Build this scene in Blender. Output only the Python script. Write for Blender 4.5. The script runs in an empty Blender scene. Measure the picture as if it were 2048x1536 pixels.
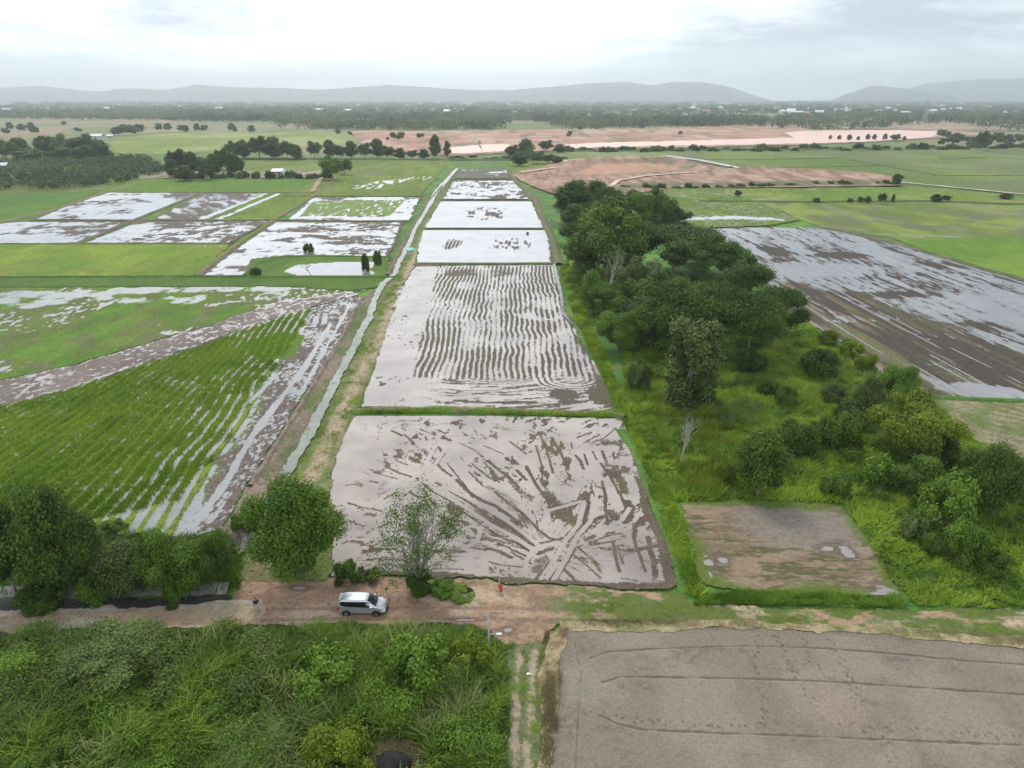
import bpy, math, random
import numpy as np
from mathutils import Vector

R = math.radians
S = bpy.context.scene
COL = S.collection

# ------------------------------------------------------------------ camera
H = 45.0
FPX = 1421.0
PITCH = math.atan(570.0 / FPX)
cam_d = bpy.data.cameras.new("camera")
cam_d.sensor_width = 36.0
cam_d.lens = FPX / 2048 * 36
cam_d.clip_start = 0.5
cam_d.clip_end = 60000
cam = bpy.data.objects.new("camera", cam_d)
COL.objects.link(cam)
cam.location = (0, 0, H)
cam.rotation_euler = (math.pi / 2 - PITCH, 0, 0)
S.camera = cam
S.view_settings.view_transform = 'Standard'
S.view_settings.look = 'None'
S.view_settings.exposure = 0.33
S.view_settings.gamma = 1.0

# ------------------------------------------------------------------ sky
SUN_EL, SUN_AZ = R(52), R(-18)
w = bpy.data.worlds.new("World")
S.world = w
w.use_nodes = True
nt = w.node_tree
nt.nodes.clear()
N = nt.nodes.new
L = nt.links.new
sky = N('ShaderNodeTexSky'); sky.sky_type = 'NISHITA'; sky.sun_disc = False
sky.sun_elevation = SUN_EL; sky.sun_rotation = SUN_AZ
sky.air_density = 1.2; sky.dust_density = 2.0
bg1 = N('ShaderNodeBackground'); bg1.inputs['Strength'].default_value = 0.12
L(sky.outputs[0], bg1.inputs[0])
tc = N('ShaderNodeTexCoord'); sp = N('ShaderNodeSeparateXYZ'); L(tc.outputs['Generated'], sp.inputs[0])
def wm(op, a, b=None, c=None, clamp=False):
    n = N('ShaderNodeMath'); n.operation = op; n.use_clamp = clamp
    for i, v in enumerate((a, b, c)):
        if v is None: continue
        if isinstance(v, (int, float)): n.inputs[i].default_value = v
        else: L(v, n.inputs[i])
    return n.outputs[0]
zc = wm('ADD', wm('MAXIMUM', sp.outputs[2], 0.0), 0.13)
cx = wm('DIVIDE', sp.outputs[0], zc); cy = wm('DIVIDE', sp.outputs[1], zc)
cb = N('ShaderNodeCombineXYZ'); L(cx, cb.inputs[0]); L(cy, cb.inputs[1])
n1 = N('ShaderNodeTexNoise'); n1.inputs['Scale'].default_value = 0.5; n1.inputs['Detail'].default_value = 7
n1.inputs['Roughness'].default_value = 0.56
mp = N('ShaderNodeMapping'); mp.inputs['Location'].default_value = (3.1, 1.7, 0.4)
L(cb.outputs[0], mp.inputs[0]); L(mp.outputs[0], n1.inputs['Vector'])
n2 = N('ShaderNodeTexNoise'); n2.inputs['Scale'].default_value = 1.9; n2.inputs['Detail'].default_value = 8
n2.inputs['Roughness'].default_value = 0.6
L(mp.outputs[0], n2.inputs['Vector'])
mixn = wm('ADD', wm('MULTIPLY', n1.outputs['Fac'], 0.68), wm('MULTIPLY', n2.outputs['Fac'], 0.32))
# bright break behind the cloud, ahead and a little left
gl = N('ShaderNodeVectorMath'); gl.operation = 'DOT_PRODUCT'
L(tc.outputs['Generated'], gl.inputs[0])
ge, ga = R(20), R(-9)
gl.inputs[1].default_value = (math.sin(ga) * math.cos(ge), math.cos(ga) * math.cos(ge), math.sin(ge))
glow = wm('POWER', wm('MAXIMUM', gl.outputs['Value'], 0.0), 9.0)
val = wm('ADD', wm('SUBTRACT', mixn, 0.035), wm('MULTIPLY', glow, 0.17))
ramp = N('ShaderNodeValToRGB')
e = ramp.color_ramp.elements
e[0].position = 0.44; e[0].color = (0.40, 0.46, 0.54, 1)
e[1].position = 0.72; e[1].color = (1.0, 1.04, 1.05, 1)
m_ = e.new(0.525); m_.color = (0.70, 0.76, 0.82, 1)
m_ = e.new(0.575); m_.color = (0.93, 0.98, 1.0, 1)
L(val, ramp.inputs[0])
hz = wm('SUBTRACT', 1.0, wm('MULTIPLY', wm('MAXIMUM', sp.outputs[2], 0.0), 13.0), clamp=True)
hmix = N('ShaderNodeMixRGB'); L(wm('MULTIPLY', hz, 0.75), hmix.inputs[0]); L(ramp.outputs[0], hmix.inputs[1])
hmix.inputs[2].default_value = (1.22, 1.40, 1.48, 1)
bg2 = N('ShaderNodeBackground'); L(hmix.outputs[0], bg2.inputs[0])
# an overcast sky is brighter overhead than at the horizon
up_ = N('ShaderNodeMapRange'); up_.interpolation_type = 'SMOOTHSTEP'; L(sp.outputs[2], up_.inputs[0])
up_.inputs[1].default_value = 0.07; up_.inputs[2].default_value = 0.5; up_.inputs[3].default_value = 1.12; up_.inputs[4].default_value = 1.75
L(wm('ADD', up_.outputs[0], wm('MULTIPLY', glow, 0.35)), bg2.inputs['Strength'])
ms = N('ShaderNodeMixShader'); ms.inputs[0].default_value = 0.93
L(bg1.outputs[0], ms.inputs[1]); L(bg2.outputs[0], ms.inputs[2])
wo = N('ShaderNodeOutputWorld'); L(ms.outputs[0], wo.inputs['Surface'])

sd = bpy.data.lights.new("sun", 'SUN'); sd.energy = 1.5; sd.angle = R(11); sd.color = (1.0, 0.93, 0.82)
sun = bpy.data.objects.new("sun", sd); COL.objects.link(sun)
to_sun = Vector((math.sin(SUN_AZ) * math.cos(SUN_EL), math.cos(SUN_AZ) * math.cos(SUN_EL), math.sin(SUN_EL)))
sun.rotation_euler = (-to_sun).to_track_quat('-Z', 'Y').to_euler()
sun.location = (0, 0, 900)

# ------------------------------------------------------------------ helpers
CP, SP = math.cos(PITCH), math.sin(PITCH)
def P(u, v, z=0.0):
    """ground point seen at source pixel u, v"""
    a = -(v - 768.0) / FPX
    dz = a * CP - SP
    t = (H - z) / (-dz)
    return ((u - 1024.0) / FPX * t, t * (CP + a * SP))
def zat(y, v):
    """height of a point at ground distance y that is seen in row v"""
    a = -(v - 768.0) / FPX
    return H + y * (a * CP - SP) / (CP + a * SP)
def mpp(y):
    """metres per source pixel at ground distance y"""
    return (y * CP + H * SP) / FPX
def PP(pts, z=0.0): return [P(u, v, z) for u, v in pts]

def vn(x, y, seed=0):
    xi = np.floor(x); yi = np.floor(y); fx = x - xi; fy = y - yi
    fx = fx * fx * (3 - 2 * fx); fy = fy * fy * (3 - 2 * fy)
    xi = xi.astype(np.int64); yi = yi.astype(np.int64)
    def h(a, b):
        n = (a * 374761393 + b * 668265263 + seed * 974634777) & 0xffffffff
        n = ((n ^ (n >> 13)) * 1274126177) & 0xffffffff
        n = (n ^ (n >> 16)) & 0xffff
        return n / 65535.0
    return (h(xi, yi) * (1 - fx) + h(xi + 1, yi) * fx) * (1 - fy) + (h(xi, yi + 1) * (1 - fx) + h(xi + 1, yi + 1) * fx) * fy
def fbm(x, y, seed=0, o=4, r=0.5):
    s = 0; a = 1; t = 0
    for i in range(o):
        s = s + a * vn(x * 2 ** i + 13.7 * i, y * 2 ** i - 7.1 * i, seed + i); t += a; a *= r
    return s / t
def ss(a, b, x):
    t = np.clip((x - a) / (b - a), 0, 1); return t * t * (3 - 2 * t)
def inside(px, py, poly):
    r = np.zeros(px.shape, bool); n = len(poly)
    for i in range(n):
        x1, y1 = poly[i]; x2, y2 = poly[(i + 1) % n]
        if y1 == y2: continue
        c = ((y1 > py) != (y2 > py)) & (px < (x2 - x1) * (py - y1) / (y2 - y1) + x1)
        r ^= c
    return r

def tag(o, label=None, cat=None, group=None, kind=None):
    if label: o['label'] = label
    if cat: o['category'] = cat
    if group: o['group'] = group
    if kind: o['kind'] = kind
    return o
def empty(name, loc, rz=0.0, sc=None):
    o = bpy.data.objects.new(name, None); COL.objects.link(o)
    o.location = loc; o.rotation_euler = (0, 0, rz); o.empty_display_size = 0.3
    if sc: o.scale = sc
    return o
def mesh_np(name, V, F, mats, parent=None, attrs=None, smooth=False, mi=None):
    """F: (n,3) or (n,4) int array"""
    me = bpy.data.meshes.new(name)
    V = np.asarray(V, np.float32); F = np.asarray(F, np.int32)
    k = F.shape[1]
    me.vertices.add(len(V)); me.vertices.foreach_set('co', V.ravel())
    me.loops.add(F.size); me.loops.foreach_set('vertex_index', F.ravel())
    me.polygons.add(len(F))
    me.polygons.foreach_set('loop_start', np.arange(0, F.size, k, dtype=np.int32))
    if smooth: me.polygons.foreach_set('use_smooth', np.ones(len(F), bool))
    if not isinstance(mats, (list, tuple)): mats = [mats]
    for m in mats: me.materials.append(m)
    if mi is not None: me.polygons.foreach_set('material_index', np.asarray(mi, np.int32))
    me.update(calc_edges=True)
    for nm, (typ, arr) in (attrs or {}).items():
        at = me.attributes.new(nm, typ, 'POINT')
        if typ == 'FLOAT': at.data.foreach_set('value', np.asarray(arr, np.float32).ravel())
        else:
            c = np.ones((len(V), 4), np.float32); c[:, :3] = arr
            at.data.foreach_set('color', c.ravel())
    o = bpy.data.objects.new(name, me); COL.objects.link(o)
    if parent: o.parent = parent
    return o

class MB:
    """small mesh builder for hard things"""
    def __init__(s): s.v = []; s.f = []; s.m = []
    def add(s, vs, fs, m=0):
        b = len(s.v); s.v += [tuple(p) for p in vs]
        s.f += [tuple(b + i for i in f) for f in fs]; s.m += [m] * len(fs)
    def box(s, x0, x1, y0, y1, z0, z1, m=0, taper=1.0):
        cx, cy = (x0 + x1) / 2, (y0 + y1) / 2
        t = lambda x, y: (cx + (x - cx) * taper, cy + (y - cy) * taper)
        a = [(x0, y0, z0), (x1, y0, z0), (x1, y1, z0), (x0, y1, z0)]
        b = [(*t(x0, y0), z1), (*t(x1, y0), z1), (*t(x1, y1), z1), (*t(x0, y1), z1)]
        s.add(a + b, [(3, 2, 1, 0), (4, 5, 6, 7), (0, 1, 5, 4), (1, 2, 6, 5), (2, 3, 7, 6), (3, 0, 4, 7)], m)
    def tube(s, p0, p1, r0, r1, n=8, m=0, cap=True):
        p0 = Vector(p0); p1 = Vector(p1); d = (p1 - p0)
        if d.length < 1e-6: return
        d.normalize(); a = d.orthogonal().normalized(); b = d.cross(a)
        vs = []
        for p, r in ((p0, r0), (p1, r1)):
            for i in range(n):
                t = 2 * math.pi * i / n
                vs.append(p + a * (r * math.cos(t)) + b * (r * math.sin(t)))
        fs = [(i, (i + 1) % n, n + (i + 1) % n, n + i) for i in range(n)]
        if cap: fs += [tuple(reversed(range(n))), tuple(range(n, 2 * n))]
        s.add(vs, fs, m)
    def build(s, name, mats, parent=None, smooth=False):
        me = bpy.data.meshes.new(name); me.from_pydata(s.v, [], s.f)
        if not isinstance(mats, (list, tuple)): mats = [mats]
        for m in mats: me.materials.append(m)
        me.polygons.foreach_set('material_index', s.m)
        if smooth: me.polygons.foreach_set('use_smooth', [True] * len(s.f))
        me.update()
        o = bpy.data.objects.new(name, me); COL.objects.link(o)
        if parent: o.parent = parent
        return o

# ------------------------------------------------------------------ materials
def newmat(name):
    m = bpy.data.materials.new(name); m.use_nodes = True
    t = m.node_tree; t.nodes.clear()
    out = t.nodes.new('ShaderNodeOutputMaterial')
    return m, t, out
def setp(n, **k):
    for a, v in k.items(): n.inputs[a.replace('_', ' ')].default_value = v
def plain(name, col, rough=0.6, metal=0.0, var=0.15, scale=8.0, spec=0.5, bump=0.0, coat=0.0):
    m, t, out = newmat(name)
    b = t.nodes.new('ShaderNodeBsdfPrincipled')
    b.inputs['Roughness'].default_value = rough; b.inputs['Metallic'].default_value = metal
    b.inputs['Specular IOR Level'].default_value = spec; b.inputs['Coat Weight'].default_value = coat
    tcn = t.nodes.new('ShaderNodeTexCoord'); nz = t.nodes.new('ShaderNodeTexNoise')
    nz.inputs['Scale'].default_value = scale; nz.inputs['Detail'].default_value = 4
    t.links.new(tcn.outputs['Object'], nz.inputs['Vector'])
    mr = t.nodes.new('ShaderNodeMapRange'); mr.inputs[1].default_value = 0.3; mr.inputs[2].default_value = 0.7
    mr.inputs[3].default_value = 1 - var; mr.inputs[4].default_value = 1 + var
    t.links.new(nz.outputs['Fac'], mr.inputs[0])
    vm = t.nodes.new('ShaderNodeVectorMath'); vm.operation = 'SCALE'
    vm.inputs[0].default_value = col[:3]; t.links.new(mr.outputs[0], vm.inputs['Scale'])
    t.links.new(vm.outputs[0], b.inputs['Base Color'])
    if bump:
        bp = t.nodes.new('ShaderNodeBump'); bp.inputs['Distance'].default_value = bump
        t.links.new(nz.outputs['Fac'], bp.inputs['Height']); t.links.new(bp.outputs[0], b.inputs['Normal'])
    t.links.new(b.outputs[0], out.inputs[0])
    return m

def field_mat(name, water=(0.36, 0.33, 0.31), nscale=2.0, namp=0.5, rough=0.7, var=0.35, vscale=3.0, wrough=0.06,
              bump=0.08, spec=0.3, ystretch=1.0, wvar=0.10):
    """vertex colour (true ground colour) with fine procedural break-up, water where the 'wet' attribute is high"""
    m, t, out = newmat(name); n = t.nodes.new; l = t.links.new
    geo = n('ShaderNodeNewGeometry')
    mpn = n('ShaderNodeMapping'); mpn.inputs['Scale'].default_value = (1, ystretch, 1)
    l(geo.outputs['Position'], mpn.inputs[0])
    ac = n('ShaderNodeAttribute'); ac.attribute_name = 'col'
    aw = n('ShaderNodeAttribute'); aw.attribute_name = 'wet'
    nz = n('ShaderNodeTexNoise'); nz.inputs['Scale'].default_value = vscale; nz.inputs['Detail'].default_value = 5
    nz.inputs['Roughness'].default_value = 0.65
    l(mpn.outputs[0], nz.inputs['Vector'])
    mr = n('ShaderNodeMapRange'); mr.inputs[1].default_value = 0.28; mr.inputs[2].default_value = 0.72
    mr.inputs[3].default_value = 1 - var; mr.inputs[4].default_value = 1 + var
    l(nz.outputs['Fac'], mr.inputs[0])
    vm = n('ShaderNodeVectorMath'); vm.operation = 'SCALE'
    l(ac.outputs['Color'], vm.inputs[0]); l(mr.outputs[0], vm.inputs['Scale'])
    b = n('ShaderNodeBsdfPrincipled'); l(vm.outputs[0], b.inputs['Base Color'])
    b.inputs['Roughness'].default_value = rough; b.inputs['Specular IOR Level'].default_value = spec
    bp = n('ShaderNodeBump'); bp.inputs['Distance'].default_value = bump; bp.inputs['Strength'].default_value = 0.9
    l(nz.outputs['Fac'], bp.inputs['Height']); l(bp.outputs[0], b.inputs['Normal'])
    nw = n('ShaderNodeTexNoise'); nw.inputs['Scale'].default_value = nscale; nw.inputs['Detail'].default_value = 8
    nw.inputs['Roughness'].default_value = 0.72
    l(mpn.outputs[0], nw.inputs['Vector'])
    ma = n('ShaderNodeMath'); ma.operation = 'MULTIPLY_ADD'; ma.inputs[1].default_value = namp
    l(nw.outputs['Fac'], ma.inputs[0])
    mb = n('ShaderNodeMath'); mb.operation = 'SUBTRACT'; l(aw.outputs['Fac'], mb.inputs[0]); mb.inputs[1].default_value = namp * 0.5
    l(mb.outputs[0], ma.inputs[2])
    th = n('ShaderNodeMapRange'); th.inputs[1].default_value = 0.47; th.inputs[2].default_value = 0.53
    l(ma.outputs[0], th.inputs[0])
    wv = n('ShaderNodeTexNoise'); wv.inputs['Scale'].default_value = 0.12; wv.inputs['Detail'].default_value = 3
    l(geo.outputs['Position'], wv.inputs['Vector'])
    wr = n('ShaderNodeMapRange'); wr.inputs[1].default_value = 0.32; wr.inputs[2].default_value = 0.66
    wr.inputs[3].default_value = 1 - wvar; wr.inputs[4].default_value = 1 + wvar; l(wv.outputs['Fac'], wr.inputs[0])
    wc = n('ShaderNodeVectorMath'); wc.operation = 'SCALE'; wc.inputs[0].default_value = water; l(wr.outputs[0], wc.inputs['Scale'])
    # thin water over mud shows the mud through it
    sh = n('ShaderNodeMapRange'); sh.inputs[1].default_value = 0.5; sh.inputs[2].default_value = 0.80; sh.inputs[3].default_value = 0.55; sh.inputs[4].default_value = 0.0
    l(ma.outputs[0], sh.inputs[0])
    wx = n('ShaderNodeMixRGB'); l(sh.outputs[0], wx.inputs[0]); l(wc.outputs[0], wx.inputs[1]); l(vm.outputs[0], wx.inputs[2])
    wb = n('ShaderNodeBsdfPrincipled'); l(wx.outputs[0], wb.inputs['Base Color'])
    wb.inputs['Roughness'].default_value = wrough; wb.inputs['IOR'].default_value = 1.33
    wn = n('ShaderNodeCombineXYZ'); wn.inputs[2].default_value = 1.0; l(wn.outputs[0], wb.inputs['Normal'])
    mx = n('ShaderNodeMixShader'); l(th.outputs[0], mx.inputs[0]); l(b.outputs[0], mx.inputs[1]); l(wb.outputs[0], mx.inputs[2])
    l(mx.outputs[0], out.inputs[0])
    return m

def leaf_mat(name, dark, light, trans=0.25, rnd=0.25, rough=0.55):
    m, t, out = newmat(name); n = t.nodes.new; l = t.links.new
    at = n('ShaderNodeAttribute'); at.attribute_name = 'tone'
    if dark[1] > dark[0] * 1.2: dark = (dark[0] * 1.10, dark[1] * .90, dark[2]); light = (light[0] * 1.10, light[1] * .88, light[2])
    mx = n('ShaderNodeMixRGB'); mx.inputs[1].default_value = (*dark, 1); mx.inputs[2].default_value = (*light, 1)
    l(at.outputs['Fac'], mx.inputs[0])
    oi = n('ShaderNodeObjectInfo')
    mr = n('ShaderNodeMapRange'); mr.inputs[3].default_value = 1 - rnd; mr.inputs[4].default_value = 1 + rnd
    l(oi.outputs['Random'], mr.inputs[0])
    vm = n('ShaderNodeVectorMath'); vm.operation = 'SCALE'; l(mx.outputs[0], vm.inputs[0]); l(mr.outputs[0], vm.inputs['Scale'])
    b = n('ShaderNodeBsdfPrincipled'); l(vm.outputs[0], b.inputs['Base Color']); b.inputs['Roughness'].default_value = rough
    b.inputs['Specular IOR Level'].default_value = 0.16
    tr = n('ShaderNodeBsdfTranslucent'); l(vm.outputs[0], tr.inputs['Color'])
    ms = n('ShaderNodeMixShader'); ms.inputs[0].default_value = trans
    l(b.outputs[0], ms.inputs[1]); l(tr.outputs[0], ms.inputs[2]); l(ms.outputs[0], out.inputs[0])
    return m

G_DARK = (0.052, 0.098, 0.024); G_MID = (0.072, 0.155, 0.028); G_LITE = (0.125, 0.24, 0.038); G_YEL = (0.20, 0.29, 0.035)
MUD = (0.080, 0.060, 0.045); MUDL = (0.12, 0.09, 0.07); SOIL = (0.34, 0.235, 0.165); TAN = (0.36, 0.29, 0.18)

# ------------------------------------------------------------------ field sheets
LAYER = [0]
class Grid:
    def __init__(s, poly, cell=0.8, px=True, zlift=0.0, cap=900000):
        s.poly = PP(poly) if px else poly
        xs = [p[0] for p in s.poly]; ys = [p[1] for p in s.poly]
        ym = max(min(ys), 25) * 0.65 + max(ys) * 0.35
        d = mpp(ym) * 2 * cell
        dep = math.atan2(H, ym)
        s.dx = d; s.dy = d / max(math.sin(dep), 0.06)
        s.dy = min(s.dy, d * 9)
        s.nx = int((max(xs) - min(xs)) / s.dx) + 2; s.ny = int((max(ys) - min(ys)) / s.dy) + 2
        k = math.sqrt(max(1.0, s.nx * s.ny / cap)); s.nx = int(s.nx / k) + 2; s.ny = int(s.ny / k) + 2
        s.x = np.linspace(min(xs), max(xs), s.nx); s.y = np.linspace(min(ys), max(ys), s.ny)
        s.dx = s.x[1] - s.x[0]; s.dy = s.y[1] - s.y[0]
        s.X, s.Y = np.meshgrid(s.x, s.y)
        s.col = np.zeros(s.X.shape + (3,)); s.wet = np.zeros(s.X.shape); s.Z = np.zeros(s.X.shape)
        s.M = np.zeros(s.X.shape)
        s.zl = zlift; s.rag = True
        LAYER[0] += 1; s.eps = LAYER[0] * 0.0025 * (1 if min(ys) < 150 else 3)
    def setcol(s, c): s.col[:] = c
    def mixcol(s, c, f): s.col += (np.asarray(c) - s.col) * np.clip(f, 0, 1)[..., None]
    def dist(s, pts, wmax):
        """distance to a polyline (world points), inf beyond wmax"""
        D = np.full(s.X.shape, 1e9)
        for (x1, y1), (x2, y2) in zip(pts[:-1], pts[1:]):
            i0 = np.searchsorted(s.x, min(x1, x2) - wmax); i1 = np.searchsorted(s.x, max(x1, x2) + wmax)
            j0 = np.searchsorted(s.y, min(y1, y2) - wmax); j1 = np.searchsorted(s.y, max(y1, y2) + wmax)
            if i1 <= i0 or j1 <= j0: continue
            X = s.X[j0:j1, i0:i1]; Y = s.Y[j0:j1, i0:i1]
            dx, dy = x2 - x1, y2 - y1; q = dx * dx + dy * dy + 1e-12
            t = np.clip(((X - x1) * dx + (Y - y1) * dy) / q, 0, 1)
            dd = np.hypot(X - x1 - t * dx, Y - y1 - t * dy)
            D[j0:j1, i0:i1] = np.minimum(D[j0:j1, i0:i1], dd)
        return D
    def edge(s, wmax):
        p = list(s.poly) + [s.poly[0]]
        return s.dist(p, wmax)
    def build(s, name, mat, kind='structure', smooth=True):
        am = max(0.9, 2.5 * s.dx) if s.rag else 0
        ins = inside(s.X + (fbm(s.X / (am * 2.5 + .1), s.Y / (am * 5 + .1), 91, 4, .6) - .5) * am * 2, s.Y + (fbm(s.X / (am * 3 + .1), s.Y / (am * 4 + .1), 92, 4, .6) - .5) * am * 2, s.poly)
        gr = ss(1.15, 1.6, s.col[..., 1] / (s.col[..., 0] + 1e-6)); s.col[..., 1] *= 1 - .17 * gr; s.col[..., 0] *= 1 + .04 * gr; s.col[..., 2] *= 1 - .35 * gr
        c = (ins[:-1, :-1].astype(int) + ins[1:, :-1] + ins[:-1, 1:] + ins[1:, 1:]) >= 2
        idx = np.arange(s.X.size).reshape(s.X.shape)
        jj, ii = np.nonzero(c)
        F = np.stack([idx[jj, ii], idx[jj, ii + 1], idx[jj + 1, ii + 1], idx[jj + 1, ii]], 1)
        if len(F) == 0: return None
        used = np.zeros(s.X.size, bool); used[F.ravel()] = True
        mp_ = np.cumsum(used) - 1; F = mp_[F]
        V = np.stack([s.X.ravel()[used], s.Y.ravel()[used], (s.Z + s.zl + s.eps).ravel()[used]], 1)
        o = mesh_np(name, V, F, mat, attrs={'col': ('FLOAT_COLOR', s.col.reshape(-1, 3)[used]),
                                           'wet': ('FLOAT', s.wet.ravel()[used])}, smooth=smooth)
        tag(o, kind=kind)
        return o

def zl(poly):
    y = max(p[1] for p in PP(poly)); return 0.004 + 0.00006 * y

m_water_pink = field_mat("muddy_paddy_near", water=(0.29, 0.242, 0.208), wvar=0.25, nscale=2.6, namp=0.95, rough=0.7, var=0.4, vscale=4.0, spec=0.15)
m_water_mid = field_mat("muddy_paddy_mid", water=(0.31, 0.265, 0.24), wvar=0.2, nscale=1.8, namp=1.0, rough=0.7, var=0.4, vscale=2.5, spec=0.15)
m_water_far = field_mat("muddy_paddy_far", water=(0.36, 0.35, 0.36), nscale=0.75, namp=1.5, rough=0.7, var=0.35, vscale=1.0, ystretch=0.3, spec=0.15)
m_green_near = field_mat("green_near", water=(0.26, 0.25, 0.24), nscale=1.6, namp=0.7, rough=0.85, var=0.5, vscale=2.2, spec=0.15, bump=0.25)
m_green_far = field_mat("green_far", water=(0.34, 0.34, 0.35), nscale=0.5, namp=0.4, rough=0.9, var=0.35, vscale=0.5, spec=0.1, bump=0.3, ystretch=0.4)
m_soil_near = field_mat("soil_near", water=(0.25, 0.22, 0.2), nscale=2.0, namp=0.3, rough=0.9, var=0.3, vscale=2.5, spec=0.15, bump=0.06)
m_soil_far = field_mat("soil_far", water=(0.42, 0.35, 0.3), nscale=0.15, namp=0.2, rough=0.9, var=0.25, vscale=0.12, spec=0.1, bump=0.5)
m_seeded = field_mat("seeded_mud", water=(0.3, 0.27, 0.24), nscale=1.0, namp=0.1, rough=0.8, var=0.28, vscale=5.0, spec=0.12, bump=0.03)
#--SECTION ground
# ------------------------------------------------------------------ base ground
def build_ground():
    ys = [-60, 0, 12, 20, 26]
    while ys[-1] < 400: ys.append(ys[-1] * 1.005)
    while ys[-1] < 13500: ys.append(ys[-1] * 1.012)
    ys = np.array(ys); xr = np.linspace(-1.25, 1.25, 640)
    X = (np.abs(ys)[:, None] + 25) * xr[None, :]; Y = np.repeat(ys[:, None], len(xr), 1)
    n1 = fbm(X / 9, Y / 9, 1, 5); n2 = fbm(X / 2.2, Y / 2.2, 5, 4); n3 = fbm(X / 160, Y / 260, 9, 4)
    C = np.zeros(X.shape + (3,)); C[:] = G_MID
    def mix(c, f): C[:] = C + (np.array(c) - C) * np.clip(f, 0, 1)[..., None]
    mix(G_LITE, ss(0.42, 0.68, n1)); mix(G_DARK, ss(0.5, 0.75, n2) * 0.7)
    mix((0.16, 0.15, 0.075), ss(0.62, 0.78, fbm(X / 6, Y / 6, 21, 4)) * 0.6)
    far = ss(300, 900, Y)
    mix((0.135, 0.165, 0.06), far * 0.8)
    mix((0.24, 0.21, 0.12), far * ss(0.45, 0.7, n3))
    mix((0.33, 0.215, 0.15), far * ss(0.58, 0.72, fbm(X / 300, Y / 300, 33, 4)) * (1 - ss(1800, 2600, Y)) * 0.7)
    mix((0.13, 0.16, 0.07), ss(1700, 3000, Y))
    mix((0.30, 0.29, 0.18), ss(2000, 3000, Y) * ss(0.5, 0.65, fbm(X / 300, Y / 700, 35, 3)))
    Z = -0.05 - 0.00012 * np.maximum(Y, 0) + (n2 - 0.5) * 0.03
    near = (1 - ss(150, 260, Y)) * ss(15, 40, Y)
    idx = np.arange(X.size).reshape(X.shape)
    F = np.stack([idx[:-1, :-1], idx[:-1, 1:], idx[1:, 1:], idx[1:, :-1]], -1).reshape(-1, 4)
    V = np.stack([X, Y, Z], -1).reshape(-1, 3)
    o = mesh_np('ground', V, F, m_green_near, attrs={'col': ('FLOAT_COLOR', C.reshape(-1, 3)), 'wet': ('FLOAT', np.zeros(X.size))}, smooth=True)
    tag(o, kind='structure')
build_ground()

def green(poly, cols=(G_MID, G_LITE), sc=(12, 5), mat=None, wet=None, name='field', cell=0.9, seed=3, dry=0.2, rows=None, lift=None, patch=None):
    g = Grid(poly, cell=cell); g.zl = zl(poly) if lift is None else lift
    g.setcol(cols[0])
    g.mixcol(cols[1], ss(0.35, 0.65, fbm(g.X / sc[0], g.Y / (sc[0] * 1.6), seed, 5)))
    if len(cols) > 2: g.mixcol(cols[2], ss(0.5, 0.7, fbm(g.X / sc[1], g.Y / (sc[1] * 1.5), seed + 7, 5)))
    if dry: g.mixcol((0.2, 0.16, 0.09), dry * ss(0.5, 0.75, fbm(g.X / (sc[0] * .8), g.Y / (sc[0] * 1.2), seed + 17, 5)))
    if rows:
        ang, spc, amt = rows
        q = g.X * math.cos(ang) + g.Y * math.sin(ang) + (fbm(g.X / 20, g.Y / 20, seed + 3, 2) - .5) * spc * 3
        g.mixcol((0.12, 0.1, 0.06), amt * ss(0.1, 0.8, np.sin(q * 2 * math.pi / spc)))
    g.col *= (0.80 + 0.40 * fbm(g.X / 2.6, g.Y / 5.0, seed + 33, 4, .65))[..., None]
    if wet: wet(g)
    mat = mat or (m_green_far if min(p[1] for p in g.poly) > 260 else m_green_near)
    return g.build(name, mat)

def flood(poly, muddy=0.35, seed=3, sx=9, sy=14, ang=0.0, edge=0.6, mat=None, extra=None, gcol=None, cell=0.75, name='paddy_field', green_amt=0.0):
    g = Grid(poly, cell=cell); g.zl = zl(poly)
    g.setcol(MUD); g.mixcol(MUDL, fbm(g.X / 3, g.Y / 3, seed, 3) * 0.5)
    if green_amt: g.mixcol((0.10, 0.13, 0.045), ss(0.4, 0.6, fbm(g.X / 7, g.Y / 7, seed + 4, 4)) * green_amt)
    a, b = math.cos(ang), math.sin(ang)
    U = g.X * a + g.Y * b; W = -g.X * b + g.Y * a
    n = 0.55 * fbm(U / sx, W / sy, seed + 1, 4, 0.6) + 0.45 * fbm(U / (sx * .16), W / (sy * .3), seed + 2, 4, 0.7)
    th = 0.38 + muddy * 0.35
    g.wet = 0.5 + (n - th) * 5.0
    if edge: g.wet -= (1 - ss(0, edge * 2, g.edge(edge * 2))) * 1.2
    if extra: extra(g)
    return g.build(name, mat or m_water_far)

# ---- far plain bands
green([(0, 236), (330, 238), (700, 252), (740, 262), (220, 268), (0, 290)], cols=((0.20, 0.20, 0.10), (0.31, 0.22, 0.15), (0.15, 0.19, 0.08)), sc=(120, 60), dry=0.1, seed=41)
green([(0, 290), (220, 268), (230, 300), (60, 312), (0, 318)], cols=((0.22, 0.2, 0.11), (0.17, 0.2, 0.08)), sc=(60, 30), seed=42)
green([(225, 272), (450, 262), (625, 262), (720, 283), (620, 292), (470, 300), (330, 308), (228, 306)], cols=((0.17, 0.24, 0.06), (0.27, 0.28, 0.10), (0.15, 0.22, 0.06)), sc=(70, 40), dry=0.1, seed=43)
green([(600, 262), (760, 262), (830, 275), (700, 283)], cols=((0.30, 0.25, 0.14), (0.20, 0.24, 0.08)), sc=(50, 40), seed=44)
green([(1120, 300), (2300, 292), (2300, 392), (2048, 388), (1800, 368), (1560, 346), (1480, 342), (1345, 314), (1130, 313)], cols=((0.095, 0.18, 0.05), (0.15, 0.22, 0.065), (0.12, 0.15, 0.06)), sc=(60, 40), seed=45, dry=0.35)
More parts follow.
